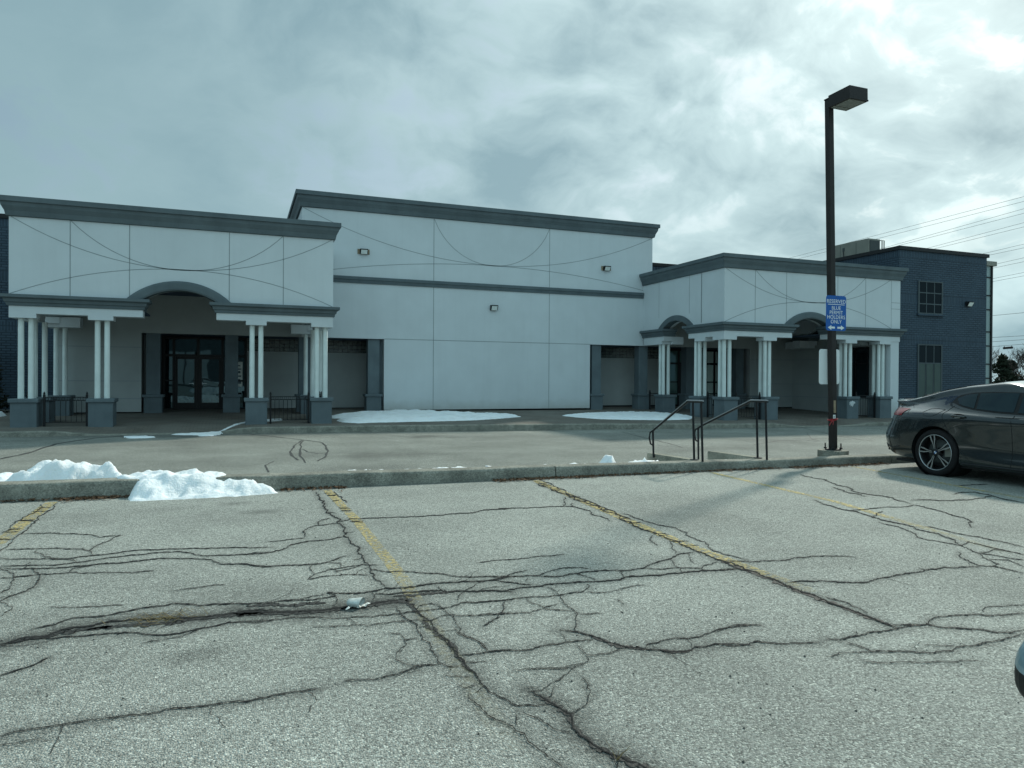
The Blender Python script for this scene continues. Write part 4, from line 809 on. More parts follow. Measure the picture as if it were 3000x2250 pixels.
# rooftop unit
T = thing('rooftop_unit', 'beige rooftop cooling unit above the navy brick wing', 'air conditioner', (32.2, 30.5, 7.5))
m = MB(); m.bbox(31.8, 32.65, 29, 31.5, 7.7, 9.2, .02)
for y in (29.8, 30.9): m.box(31.795, 31.8, y, y+.02, 7.75, 9.1, 1)
m.box(31.79, 31.8, 30.6, 30.75, 8.75, 8.95, 1); m.build('cabinet', [M['unit'], M['unitdark']], T)
m = MB(); m.box(31.9, 32.6, 28.96, 29.0, 7.85, 9.1); m.build('coil_grille', M['unitdark'], T)
m = MB(); m.box(31.9, 32.6, 29.1, 31.4, 7.46, 7.7); m.build('curb', M['roof'], T)
m = MB(); m.tube([(32.95, 29, 7.6), (32.95, 29, 9.15), (32.65, 29.05, 9.15)], .03); m.tube([(32.8, 29, 7.6), (32.8, 29, 9.15)], .03); m.build('vent_pipe', M['unit'], T)
m = MB(); m.tube([(31.77, 30.68, 8.75), (31.74, 30.6, 8.4), (31.77, 30.7, 8.0), (31.8, 30.8, 7.7)], .02); m.build('conduit', M['black'], T)
# ================================================================== LAMP POST
PX, PY = 9.87, 9.72
T = thing('street_lamp', 'tall dark bronze lamp post leaning slightly left, shoebox head', 'lamp post', (PX, PY, 0))
b = MB(); b.cyl(PX, PY, -.6, .197, .262, .255, 36); b.build('concrete_base', M['concrete'], T)
b = MB(); b.cyl(PX, PY, .198, .22, .135, .135, 28)
for a, c in ((-.09, -.09), (.09, -.09), (.09, .09), (-.09, .09)): b.cyl(PX+a, PY+c, .22, .245, .026, .026, 6); b.cyl(PX+a, PY+c, .245, .32, .011, .011, 8)
b.build('base_plate', M['black'], T)
lean = -.026
def LZ(x, z): return x+lean*z
hz = 6.38; s = .053
def slant(mb): mb.v = [(LZ(x, z-.2) if z > .2 else x, y, z) for x, y, z in mb.v]; return mb
b = MB(); b.bbox(PX-s, PX+s, PY-s, PY+s, .198, hz, .010); slant(b).build('pole', M['bronze'], T)
b = MB(); b.box(PX-s-.006, PX+s+.006, PY-s-.006, PY+s+.006, hz+.001, hz+.02); slant(b).build('pole_cap', M['bronze'], T)
b = MB(); b.box(PX-.035, PX+.035, PY-s-.13, PY-s-.001, hz-.17, hz-.04); slant(b).build('arm', M['bronze'], T)
y1 = PY-s-.13; y0 = y1-.46; w = .20
b = MB(); b.prism([(y0, hz-.20), (y1, hz-.20), (y1, hz-.02), (y0+.0, hz-.01)], PX-w, PX+w, 'x'); b.box(PX-w-.008, PX+w+.008, y0-.008, y1+.008, hz-.225, hz-.201)
H = slant(b).build('lamp_head', M['bronze'], T)
b = MB(); b.box(PX-w+.03, PX+w-.03, y0+.03, y1-.13, hz-.232, hz-.2255); b.box(PX-w+.03, PX+w-.03, y1-.11, y1-.02, hz-.231, hz-.2255); slant(b).build('lens', M['lamp_glass'], H)
b = MB(); b.box(PX-.03, PX+.02, PY-s-.004, PY-s-.0005, .86, 1.08); slant(b).build('hand_hole_cover', M['tan'], T)
b = MB(); b.box(PX-.045, PX+.01, PY-s-.004, PY-s-.0005, .755, .825, 0); b.box(PX-.03, PX-.018, PY-s-.0055, PY-s-.0045, .775, .805, 1); slant(b).build('inspection_sticker', [M['signwhite'], M['black']], T)
# red tape tied round the pole
r = MB(); L = []
for i in range(33):
    a = i/32*2*pi*1.9; k = s+.008; q = max(abs(cos(a)), abs(sin(a))); L.append((PX+k*cos(a)/q-.015, PY+k*sin(a)/q, .73+.012*sin(a*1.3)+.01*i/32))
r.tube(L, .011, 5); r.tube([(PX-s-.015, PY-s, .735), (PX-s-.06, PY-s-.03, .715), (PX-s-.12, PY-s-.05, .675), (PX-s-.15, PY-s-.06, .64)], .012, 5, r1=.006); r.tube([(PX-s-.01, PY-s-.004, .725), (PX-s-.06, PY-s-.06, .70), (PX-s-.09, PY-s-.08, .655)], .010, 5, r1=.005)
tag(r.build('red_tape', M['red']), 'strip of red plastic tape tied round the lamp post near its foot', 'tape')
# ================================================================== SIGNS
def sign_plate(x0, x1, z0, z1, Y, th, r=.05):
    pl = []
    for cx, cz, a0 in ((x1-r, z1-r, 0), (x0+r, z1-r, 90), (x0+r, z0+r, 180), (x1-r, z0+r, 270)):
        pl += [(cx+r*cos(radians(a0+k*15)), cz+r*sin(radians(a0+k*15))) for k in range(7)]
    m_ = MB(); m_.prism(pl, Y-th, Y); return m_
def words(txt, cx, z, size, Y, parent, name, sx=1.):
    cu = bpy.data.curves.new('t', 'FONT'); cu.body = txt; cu.align_x = 'CENTER'; cu.size = size; cu.extrude = .0006; cu.space_character = 1.04
    o = bpy.data.objects.new('t', cu); C.objects.link(o); bpy.context.view_layer.update()
    me = bpy.data.meshes.new_from_object(o.evaluated_get(bpy.context.evaluated_depsgraph_get())); bpy.data.objects.remove(o)
    o0 = wloc(parent); me.transform(Matrix.Translation(Vector((cx, Y, z))-o0) @ Matrix.Rotation(pi/2, 4, 'X') @ Matrix.Diagonal((sx, 1, 1, 1))); me.materials.clear()
    return link(name, me, M['signwhite'], parent)
sx0, sx1, sz0, sz1 = 9.615, 10.075, 2.31, 2.93; SY = PY-s-.012; sc_ = (sx0+sx1)/2
T = thing('parking_sign', 'blue reserved permit parking sign with two white arrows on the lamp post', 'sign', (sc_, SY, sz0))
p_ = sign_plate(sx0, sx1, sz0, sz1, SY, .004).build('sign_plate', M['signblue'], T)
for t_, z, sz in (('RESERVED', 2.797, .094), ('BLUE', 2.68, .092), ('PERMIT', 2.60, .092), ('HOLDERS', 2.52, .092), ('ONLY', 2.44, .092)): words(t_, sc_, z, sz, SY-.0055, p_, 'lettering')
m = MB(); m.box(sx0+.04, sx1-.04, SY-.0065, SY-.005, 2.768, 2.778); m.build('rule_line', M['signwhite'], p_)
for d in (-1, 1):
    cx = sc_; z = 2.365; pl = [(.03, .017), (.11, .017), (.11, .042), (.19, 0), (.11, -.042), (.11, -.017), (.03, -.017)]
    m = MB(); m.prism([(cx+d*a, z+b_) for a, b_ in pl], SY-.0065, SY-.005); m.build('arrow', M['signwhite'], p_)
m = MB()
for z in (sz0+.035, sz1-.035): m.cyl(0, 0, 0, .004, .008, .007, 8); k = 8*2+8*2; m.v[-32:] = [(sc_+a, SY-.0045-c, z+b_) for a, b_, c in m.v[-32:]]
m.build('bolt', M['unitdark'], T)
qx0, qx1 = 9.60, 10.07; BY = PY+s+.013
T = thing('parking_sign', 'plain white back of a sign low on the lamp post, facing the building', 'sign', ((qx0+qx1)/2, BY, 1.36))
sign_plate(qx0, qx1, 1.365, 1.99, BY+.004, .004).build('sign_plate', M['signwhite'], T)
# ================================================================== HANDRAILS AND STEPS
def rail(X, yk, yf, zf, xf, label):
    T = thing('handrail', label, 'handrail', (X, yk, med_z(X)), 'handrails of the median steps'); t = med_z(X); b = Vector
    zt_ = 1.08; ln = -.035
    m = MB(); m.tube([(X+ln, yk-.03, zt_), (X+ln, yk+.38, zt_-.005), (X+ln*.5, yf-.05, .56), (X+ln*.5, yf, .53)], .017, 10); R = m.build('rail', M['black'], T)
    m = MB(); m.tube([(X+ln, yk-.03, zt_+.019), (X+ln, yk+.38, zt_+.014)], .014, 6); m.tube([(X+ln, yk+.385, zt_+.012), (X+ln*.5, yf-.06, .585)], .012, 6); m.build('worn_top', M['alloy'], R)
    for y, base in ((yk+.02, t), (yk+.24, t-.0)):
        m = MB(); m.tube([(X, y, base-.02), (X+ln, y, zt_)], .018, 10)
        if y > yk+.1: m.cyl(X, y, base+.003, base+.016, .07, .065, 18)
        m.build('post', M['black'], T)
    m = MB(); m.tube([(X, yf, zf), (X+ln*.5, yf, .545)], .018, 10); m.tube([(X+ln*.5, yf, .53), (X+ln*.5-.012, yf+.07, .50), (X+ln*.5-.015, yf+.09, .40), (X+ln*.5-.012, yf+.05, .30), (X, yf, .27)], .016, 8); m.build('lower_post', M['black'], T)
rail(6.80, 9.29, 10.72, .06, 6.8, 'black pipe handrail standing over the left concrete cheek of the steps')
rail(8.02, 9.25, 11.1, -.4, 8.0, 'black pipe handrail before the right concrete cheek, nearer the lamp post')
T = thing('concrete_steps', 'concrete steps down from the median between two low cheek walls', 'steps', (7.5, 10.1, -.35))
for X in (6.82, 8.12):
    t = med_z(X)-.004; y0 = med_y(X)+.275
    m = MB(); m.prism([(y0, -.6), (y0, t), (10.95, t-.02), (10.97, t-.05), (10.97, -.6)], X, X+.14, 'x'); m.build('cheek_wall', M['concrete2'], T)
m = MB()
for k in range(3): m.box(6.965, 8.115, 9.52+.38*k, 9.52+.38*(k+1), -.6, .0-.12*k)
m.build('treads', M['concrete2'], T)
# ================================================================== CAR
CX, CY = 10.735, 7.68            # rear axle, car faces -y, its right flank towards the camera
ROWS = [  # (s rearward, half width, z) from nose to tail centre
 [(-3.85, 0, .2), (-3.8, .5, .2), (-3.55, .85, .2), (-3.02, .9, .2), (-2.0, .905, .19), (-1.1, .905, .19), (-.55, .905, .20), (0, .9, .21), (.45, .89, .23), (.75, .83, .25), (.96, .66, .27), (1.06, .36, .27), (1.08, 0, .27)],
 [(-3.9, 0, .32), (-3.86, .5, .32), (-3.62, .88, .3), (-3.02, .95, .3), (-2, .94, .27), (-1.1, .94, .265), (-.55, .945, .28), (0, .957, .30), (.45, .945, .33), (.80, .88, .35), (1.04, .70, .37), (1.18, .37, .37), (1.21, 0, .37)],
 [(-3.93, 0, .5), (-3.88, .5, .5), (-3.64, .88, .5), (-3.02, .963, .48), (-2, .922, .46), (-1.1, .918, .46), (-.55, .935, .48), (0, .965, .5), (.45, .95, .52), (.82, .885, .54), (1.07, .71, .56), (1.20, .38, .57), (1.23, 0, .57)],
 [(-3.9, 0, .68), (-3.84, .5, .68), (-3.58, .87, .68), (-3.02, .963, .7), (-2, .935, .66), (-1.1, .935, .66), (-.55, .945, .69), (0, .968, .74), (.45, .945, .75), (.78, .875, .75), (1.0, .69, .75), (1.13, .38, .76), (1.16, 0, .76)],
 [(-3.8, 0, .78), (-3.72, .5, .8), (-3.42, .82, .82), (-3.02, .93, .84), (-2, .955, .88), (-1.1, .955, .895), (-.55, .955, .91), (0, .945, .925), (.45, .905, .925), (.74, .835, .915), (.93, .67, .92), (1.09, .38, .93), (1.14, 0, .935)],
 [(-3.5, 0, .86), (-3.4, .45, .88), (-3.2, .72, .9), (-2.8, .80, .93), (-2, .865, .95), (-1.1, .855, .97), (-.55, .84, .995), (-.05, .80, 1.012), (.40, .735, 1.01), (.68, .69, 1.01), (.88, .60, 1.03), (1.10, .35, 1.05), (1.17, 0, 1.055)],
 [(-3.3, 0, .89), (-3.2, .3, .91), (-2.95, .5, .94), (-2.5, .62, .97), (-1.9, .74, 1.0), (-1.1, .685, 1.30), (-.5, .66, 1.285), (.0, .63, 1.20), (.42, .60, 1.10), (.70, .585, 1.06), (.90, .50, 1.07), (1.12, .3, 1.085), (1.19, 0, 1.085)],
 [(-3.2, 0, .9), (-3.1, .2, .925), (-2.85, .35, .955), (-2.4, .5, .99), (-1.85, .62, 1.05), (-1.02, .56, 1.385), (-.45, .55, 1.375), (.05, .54, 1.305), (.48, .53, 1.20), (.80, .52, 1.12), (.95, .44, 1.125), (1.14, .26, 1.105), (1.205, 0, 1.10)],
 [(-3.1, 0, .91), (-3.0, 0, .935), (-2.8, 0, .965), (-2.35, 0, 1.0), (-1.75, 0, 1.09), (-.92, 0, 1.42), (-.35, 0, 1.41), (.15, 0, 1.345), (.55, 0, 1.245), (.88, 0, 1.14), (1.02, 0, 1.135), (1.16, 0, 1.115), (1.21, 0, 1.105)]]
def cm(P, n):                                   # Catmull-Rom through points
    L = []
    for i in range(len(P)-1):
        a, b, c, d = P[max(i-1, 0)], P[i], P[i+1], P[min(i+2, len(P)-1)]
        for k in range(n):
            t = k/n; L.append(tuple(.5*(2*q+(r-p)*t+(2*p-5*q+4*r-s_)*t*t+(3*q-p-3*r+s_)*t**3) for p, q, r, s_ in zip(a, b, c, d)))
    L.append(P[-1]); return L
NS, NR = 8, 4
rows = [cm(r, NS) for r in ROWS]; cols = [cm([r[j] for r in rows], NR) for j in range(len(rows[0]))]     # cols[j][i]
nc, nr = len(cols), len(cols[0])
def cpt(j, i, sg=-1, off=0.):
    a = cols[j][i]; p = Vector((CX+sg*a[1], CY+a[0], a[2]))
    if off:
        u = Vector((cols[min(j+1, nc-1)][i][1]-cols[max(j-1, 0)][i][1], cols[min(j+1, nc-1)][i][0]-cols[max(j-1, 0)][i][0], cols[min(j+1, nc-1)][i][2]-cols[max(j-1, 0)][i][2]))
        v = Vector((cols[j][min(i+1, nr-1)][1]-cols[j][max(i-1, 0)][1], cols[j][min(i+1, nr-1)][0]-cols[j][max(i-1, 0)][0], cols[j][min(i+1, nr-1)][2]-cols[j][max(i-1, 0)][2]))
        n = u.cross(v)
        if n.length > 1e-9:
            n.normalize()
            if n.x < 0 and abs(n.x) > .2 or (abs(n.x) <= .2 and n.y < 0 and cols[j][i][0] > 0) : n = -n
            p += Vector((sg*n.x, n.y, n.z))*off
    return p
CAR = thing('parked_car', 'dark grey fastback saloon parked tail to the kerb, rear spoiler', 'car', (CX, CY-1.5, 0))
bm = bmesh.new(); vr = [[bm.verts.new(cpt(j, i, -1)) for i in range(nr)] for j in range(nc)]; vl = [[bm.verts.new(cpt(j, i, 1)) for i in range(nr)] for j in range(nc)]
for V in (vr, vl):
    for j in range(nc-1):
        for i in range(nr-1): bm.faces.new((V[j][i], V[j+1][i], V[j+1][i+1], V[j][i+1]))
for j in range(nc-1): bm.faces.new((vr[j][0], vr[j+1][0], vl[j+1][0], vl[j][0]))
bmesh.ops.remove_doubles(bm, verts=bm.verts, dist=.0008); bmesh.ops.dissolve_degenerate(bm, edges=bm.edges, dist=.0004)
bmesh.ops.holes_fill(bm, edges=bm.edges); bmesh.ops.recalc_face_normals(bm, faces=bm.faces)
me = bpy.data.meshes.new('body'); bm.to_mesh(me)
bvh = BVHTree.FromBMesh(bm); bm.free()
tmp = bpy.data.objects.new('tmp', me); C.objects.link(tmp)
cuts = []
for s_ in (0, -3.02):
    k = MB(); k.lathe_x(CX, CY+s_, .36, [(-1.2, 0.001), (-1.2, .392), (1.2, .392), (1.2, .001)], 48, sm=False); c = k.build('cut', M['black']); cuts.append(c)
    md = tmp.modifiers.new('b', 'BOOLEAN'); md.operation = 'DIFFERENCE'; md.object = c; md.solver = 'EXACT'
bpy.context.view_layer.update()
me2 = bpy.data.meshes.new_from_object(tmp.evaluated_get(bpy.context.evaluated_depsgraph_get()))
for o in cuts+[tmp]: bpy.data.objects.remove(o)
me2.transform(Matrix.Translation(-wloc(CAR))); me2.materials.clear()
BODY = link('body', me2, M['carpaint'], CAR); me2.shade_smooth()
me2.set_sharp_from_angle(angle=radians(38))
def side(s_, z, off=0.):                         # point on the right flank
    h = bvh.ray_cast(Vector((CX-2.5, CY+s_, z)), Vector((1, 0, 0)))
    if h[0] is None: return None
    n = h[1]; n = n if n.x < 0 else -n
    return h[0]+n*off
def flank(poly, off, name, m, parent, mirror=True, nx=26, nz=12):
    """panel following the flank inside a polygon given as bottom and top edges over s"""
    bot, top = poly; S_ = np.linspace(bot[0][0], bot[-1][0], nx+1)
    s2 = np.linspace(top[0][0], top[-1][0], nx+1)
    for sg in ((1, -1) if mirror else (1,)):
        G = []; mb = MB()
        for i in range(nx+1):
            zb_ = np.interp(S_[i], [p[0] for p in bot], [p[1] for p in bot]); zt_ = np.interp(s2[i], [p[0] for p in top], [p[1] for p in top]); r = []
            for k in range(nz+1):
                t = k/nz; q = side(S_[i]+(s2[i]-S_[i])*t, zb_+(zt_-zb_)*t, off) or Vector((CX-.8, CY+S_[i], zb_)); r.append(Vector((CX+(q.x-CX)*sg, q.y, q.z)))
            G.append(r)
        mb.add([v for r in G for v in r], [(i*(nz+1)+k, (i+1)*(nz+1)+k, (i+1)*(nz+1)+k+1, i*(nz+1)+k+1) for i in range(nx) for k in range(nz)], 0, True); mb.build(name, m, parent)
def seam(pts, name='panel_gap', w=.006, m=None, parent=None, off=.0015, both=True):
    P = []
    for (a, b), (c, d) in zip(pts, pts[1:]):
        for k in range(6): q = side(a+(c-a)*k/6, b+(d-b)*k/6, off); P += [q] if q else []
    q = side(*pts[-1], off); P += [q] if q else []; mb = MB()
    for sg in ((1, -1) if both else (1,)): mb.tube([(CX+(p.x-CX)*sg, p.y, p.z) for p in P], w/2, 5)
    return mb.build(name, m or M['black'], parent or BODY)
# side glass: dark surround, then the panes
flank(([(-1.95, .985), (-1.3, .972), (-.85, .985), (-.5, 1.015), (-.28, 1.055), (-.16, 1.095)], [(-1.15, 1.275), (-.7, 1.278), (-.4, 1.262), (-.2, 1.225), (-.10, 1.17), (-.10, 1.11)]), .003, 'window_surround', M['plastic'], CAR)
flank(([(-1.09, .998), (-.85, 1.005), (-.55, 1.028)], [(-1.09, 1.262), (-.8, 1.262), (-.52, 1.252)]), .008, 'rear_door_glass', M['carglass'], CAR)
flank(([(-.51, 1.034), (-.34, 1.062), (-.24, 1.09)], [(-.48, 1.246), (-.30, 1.225), (-.17, 1.165)]), .008, 'quarter_glass', M['carglass'], CAR)
flank(([(-1.86, 1.005), (-1.5, .995), (-1.15, .994)], [(-1.2, 1.25), (-1.18, 1.258), (-1.15, 1.262)]), .008, 'front_door_glass', M['carglass'], CAR)
# windscreen and rear glass over the body skin
def skin(j0, j1, i0, i1, off, name, m, parent=CAR, halves=(-1, 1)):
    mb = MB()
    for sg in halves:
        G = [[cpt(j, i, sg, off) for i in range(i0, i1+1)] for j in range(j0, j1+1)]; k = i1-i0+1
        mb.add([v for r in G for v in r], [(a*k+b_, (a+1)*k+b_, (a+1)*k+b_+1, a*k+b_+1) for a in range(j1-j0) for b_ in range(k-1)], 0, True)
    return mb.build(name, m, parent)
skin(6*NS+4, 9*NS-6, 7*NR, 8*NR, .006, 'rear_window', M['carglass']); skin(4*NS+1, 5*NS-2, 7*NR, 8*NR, .006, 'windscreen', M['carglass'])
for sg in (-1, 1):
    skin(int(8.5*NS), int(10.1*NS), 4*NR-1, 5*NR-1, .007, 'tail_light', M['redlens'], halves=(sg,))
skin(int(9.6*NS), 12*NS, 0, NR+1, .006, 'diffuser', M['plastic']); skin(int(10.2*NS), 12*NS, 2*NR-1, 2*NR+3, .005, 'bumper_recess', M['plastic'])
sk = MB()                                         # sill strip
for sg in (1, -1):
    L = [side(-.42-.1*k, .235, .004) for k in range(22)]; L = [p for p in L if p]; sk.tube([(CX+(p.x-CX)*sg, p.y, p.z) for p in L], .016, 6)
sk.build('sill_strip', M['rimdark'], CAR)
# ducktail spoiler
sp = MB(); prof = [(.80, 1.115), (.95, 1.13), (1.10, 1.140), (1.205, 1.135), (1.215, 1.12), (1.17, 1.08), (1.14, 1.02), (.80, 1.02)]; R = []
for k in range(17):
    f = -1+2*k/16; dx = .60*f; back = -.27*abs(f)**2.4; dz = -.035*abs(f)**2.5; R.append([(CX+dx, CY+a+back, z+dz) for a, z in prof])
n = len(prof); sp.add([v for r in R for v in r], [(i*n+j, (i+1)*n+j, (i+1)*n+(j+1) % n, i*n+(j+1) % n) for i in range(16) for j in range(n)] + [list(range(n)), list(range(17*n-1, 16*n-1, -1))], 0, True)
sp.build('spoiler', M['carpaint'], CAR)
# gaps, handles, filler flap
seam([(-.18, 1.06), (-.14, 1.02), (-.115, .96), (-.12, .89), (-.18, .76), (-.29, .58)]); seam([(-.40, .42), (-.52, .30), (-.66, .235), (-1.12, .228)])
seam([(-1.12, .96), (-1.135, .80), (-1.13, .40), (-1.12, .228)]); seam([(-2.1, .95), (-2.14, .8), (-2.14, .4), (-2.05, .24)])
seam([(.24, .95), (.20, 1.0), (.06, 1.012), (-.07, 1.0), (-.02, .93), (.05, .90), (.18, .895), (.24, .95)], both=False)
seam([(.53, 1.0), (.66, 1.06)]); seam([(.49, .90), (.56, .985)]); seam([(.40, .60), (.60, .78), (.80, .80)])
seam([(.62, .40), (.80, .36), (.95, .40)], w=.02, m=M['rimdark'])
for s_ in (-.38, -1.55):
    for sg in (-1, 1):
        q = side(s_, .915, 0); h = MB(); hx = CX+sg*(CX-q.x)
        L = [(hx+sg*.012, CY+s_-.10, .912), (hx+sg*.034, CY+s_-.06, .917), (hx+sg*.036, CY+s_+.05, .922), (hx+sg*.012, CY+s_+.10, .922)]
        h.tube(L, .017, 8); hd = h.build('door_handle', M['carpaint'], CAR)
        c = MB(); c.box(hx+sg*.030, hx+sg*.050, CY+s_-.055, CY+s_+.03, .895, .905); c.build('handle_strip', M['chrome'], hd)
        k = MB(); k.lathe_x(hx-sg*.004, CY+s_, .915, [(0, .001), (sg*.008, .001)], 8)
        cup = MB(); cup.add([(hx+sg*.004, CY+s_+.105*cos(a), .915+.04*sin(a)) for a in [t*pi/10 for t in range(20)]], [list(range(20))]); cup.build('handle_recess', M['plastic'], hd)
# wheels
def wheel(s_, sg, steer=0):
    W = thing('wheel', None, None, (0, 0, 0)); W.parent = CAR; xo = CX+sg*.955; y, z = CY+s_, .355
    W.location = Vector((xo, y, z))-wloc(CAR); a = -sg
    t = MB(); t.lathe_x(xo, y, z, [(a*.03, .262), (a*.008, .272), (a*.0, .30), (a*.012, .335), (a*.045, .352), (a*.20, .354), (a*.235, .34), (a*.25, .30), (a*.24, .262)], 56); t.build('tyre', M['tyre'], W)
    r = MB(); r.lathe_x(xo, y, z, [(a*.012, .268), (a*.02, .256), (a*.06, .248), (a*.21, .25)], 48); r.lathe_x(xo, y, z, [(a*.16, .249), (a*.165, .02)], 32); r.build('barrel', M['rimdark'], W)
    l = MB(); l.lathe_x(xo, y, z, [(a*.010, .270), (a*.004, .266), (a*.012, .258)], 56); l.build('rim_edge', M['alloy'], W)
    d = MB(); d.lathe_x(xo, y, z, [(a*.13, .19), (a*.12, .188), (a*.12, .07)], 36); d.build('brake_disc', M['unitdark'], W)
    cp_ = MB(); cp_.prism([(y-.20+.0, z-.05), (y-.10, z-.06), (y-.10, z+.06), (y-.19, z+.08)], xo+a*.09, xo+a*.15, 'x'); cp_.build('brake_caliper', M['unit'], W)
    for k in range(5):
        th = radians(78+72*k); m_ = MB()
        for e in (-1, 1):
            P = [(.052, e*.012), (.13, e*.018), (.19, e*.036), (.258, e*.044), (.258, e*.022), (.20, e*.018), (.14, e*.006), (.06, e*.004)]
            pl = [(y+p*cos(th)-q*sin(th), z+p*sin(th)+q*cos(th)) for p, q in P]
            m_.prism(pl, xo+a*.020, xo+a*.05, 'x', 1); m_.add([(xo+a*.0185, u, v) for u, v in pl], [list(range(8))], 0)
        m_.build('spoke', [M['alloy'], M['rimdark']], W)
    h = MB(); h.lathe_x(xo, y, z, [(a*.05, .062), (a*.022, .055), (a*.018, .036), (a*.018, .001)], 24, 0); h.build('hub', M['rimdark'], W)
    c = MB()
    for k in range(4):
        c.add([(xo+a*.0165, y, z)]+[(xo+a*.0165, y+.022*cos(radians(90*k+q)), z+.022*sin(radians(90*k+q))) for q in (0, 18, 36, 54, 72, 90)], [(0, 1, 2, 3, 4, 5, 6)], k % 2)
    c.build('hub_badge', [M['signwhite'], M['signblue']], W)
for s_ in (0, -3.02):
    for sg in (-1, 1): wheel(s_, sg)
for s_ in (0, -3.02):
    for sg in (-1, 1):
        k = MB(); x0, x1 = CX+sg*.55, CX+sg*.935
        k.lathe_x(0, CY+s_, .36, [(x0, .2), (x0, .388), (x1, .388)], 48); k.build('wheel_liner', M['plastic'], CAR)
k = MB(); k.box(CX-.85, CX+.85, CY-3.6, CY+.75, .16, .198); k.build('underbody', M['plastic'], CAR)
for sg in (-1, 1):
    k = MB(); k.box(CX+sg*.62-.09, CX+sg*.62+.09, CY+.7, CY+1.02, .30, .36); k.build('exhaust_tip', M['rimdark'], CAR)
    k = MB(); k.bbox(CX+sg*1.02-.1, CX+sg*1.02+.1, CY-2.02, CY-1.92, .98, 1.10, .03); k.box(CX+sg*.86-.03, CX+sg*.95, CY-1.99, CY-1.95, .99, 1.02); k.build('wing_mirror', M['carpaint'], CAR)
    skin(1*NS, int(2.2*NS), 3*NR, 4*NR, .006, 'headlight', M['lens'], halves=(sg,))
pl_ = MB(); pl_.box(CX-.17, CX+.17, CY+1.165, CY+1.20, .72, .80); pl_.build('rear_plate', M['signwhite'], CAR)
# litter in the crack
p = oS(700+890*.3617, 1400+1045*.3617, z_lot)
T = thing('paper_cup', 'crushed paper cup lying in the wide asphalt crack', 'cup', (p.x, p.y, 0)); ax = Vector((.8, -.5, 0)).normalized(); up = ZV; sd_ = ax.cross(up)
vs = []
for t, r in ((0, .030), (.03, .033), (.06, .037), (.085, .041), (.088, .041), (.06, .035), (.01, .027)):
    for k in range(16):
        a = k*pi/8; q = p+ax*t+sd_*r*cos(a)*(1.15+.1*sin(3*a))+up*(.030+r*.72*sin(a)*(1+.12*cos(2*a+t*30))); vs.append(q)
c = MB(); c.add(vs, [(j*16+k, j*16+(k+1) % 16, (j+1)*16+(k+1) % 16, (j+1)*16+k) for j in range(6) for k in range(16)]+[list(range(16))], 0, True); c.build('cup', M['paperblue'], T)
q0 = oS(700+970*.3617, 1400+1062*.3617, z_lot); c = MB(); rp = random.Random(2)
for k in range(9):
    x, y = q0.x+rp.uniform(-.07, .07), q0.y+rp.uniform(-.03, .03); r = rp.uniform(.008, .022)
    c.add([(x+r*cos(a)*rp.uniform(.6, 1.2), y+r*sin(a)*rp.uniform(.5, 1), .008+rp.uniform(0, .018)) for a in (0, 1.2, 2.5, 3.7, 5)], [(0, 1, 2, 3, 4)])
tag(c.build('torn_paper', M['paper'], recalc=False), 'torn white paper scraps beside the crushed cup in the crack', 'paper')
q0 = oS(1300*.3617, 1450+1015*.3617, z_lot); c = MB()
for k in range(46):
    x, y = q0.x+rp.gauss(0, .10), q0.y+rp.gauss(0, .035); a = rp.uniform(-.5, .5)+rp.choice((0, pi)); l = rp.uniform(.05, .13); h = rp.uniform(.005, .05)
    c.tube([(x, y, .004), (x+l*.5*cos(a), y+l*.5*sin(a), h), (x+l*cos(a), y+l*sin(a), h*.4)], .0016, 4, r1=.0006)
tag(c.build('dry_grass', M['straw']), 'flattened tuft of dry grass in the wide crack', 'grass tuft')
q0 = oS(1100+1740*.4069, 1850+930*.4069, z_lot); c = MB()
for k in range(5): a = rp.uniform(0, 6.28); c.tube([(q0.x, q0.y, .0), (q0.x+.02*cos(a), q0.y+.02*sin(a), .03), (q0.x+.05*cos(a), q0.y+.05*sin(a), rp.uniform(.03, .07))], .0015, 4, r1=.0006)
tag(c.build('dry_grass', M['straw']), 'few dry grass blades in the deep crack at the bottom edge', 'grass tuft')

# door mirror of the car the view is taken from, just inside the right edge
T = thing('car_door_mirror', 'sky-tinted and black car door mirror cut by the right edge', 'car mirror', (1.1, .62, 1.0))
mc = EYE + ray(3088, 1952)*.98; bm = bmesh.new(); bmesh.ops.create_uvsphere(bm, u_segments=28, v_segments=18, radius=1.)
ex, ey, ez = RT, (FW-ZV*FW.z).normalized(), ZV
for v in bm.verts:
    x, y, z = v.co; k = 1-.30*(x < 0)*abs(x)**2
    q = Vector((math.copysign(abs(x)**.75, x)*.042, y*.045, math.copysign(abs(z)**.7, z)*.050*k)); v.co = mc + ex*q.x + ey*q.y + ez*(q.z + q.x*.55)
c1, c2 = MB(), MB()
bm.verts.index_update(); V_ = [v.co.copy() for v in bm.verts]
for f in bm.faces:
    zc_ = sum((v.co-mc).z for v in f.verts)/len(f.verts); (c1 if zc_ > -.012 else c2).add([v.co for v in f.verts], [list(range(len(f.verts)))], 0, True)
bm.free(); c1.build('housing', M['mirrorcap'], T, recalc=False); c2.build('lower_housing', M['plastic'], T, recalc=False)
m = MB(); m.tube([mc-ZV*.05+ex*.02, mc-ZV*.07+ex*.12, mc-ZV*.08+ex*.30], .022, 10); m.build('arm', M['plastic'], T)
m = MB(); a = mc+ex*.34; m.bbox(a.x, a.x+.05, a.y-1.3, a.y-.05, .35, mc.z-.03, .02); m.build('door_panel', M['mirrorcap'], T)

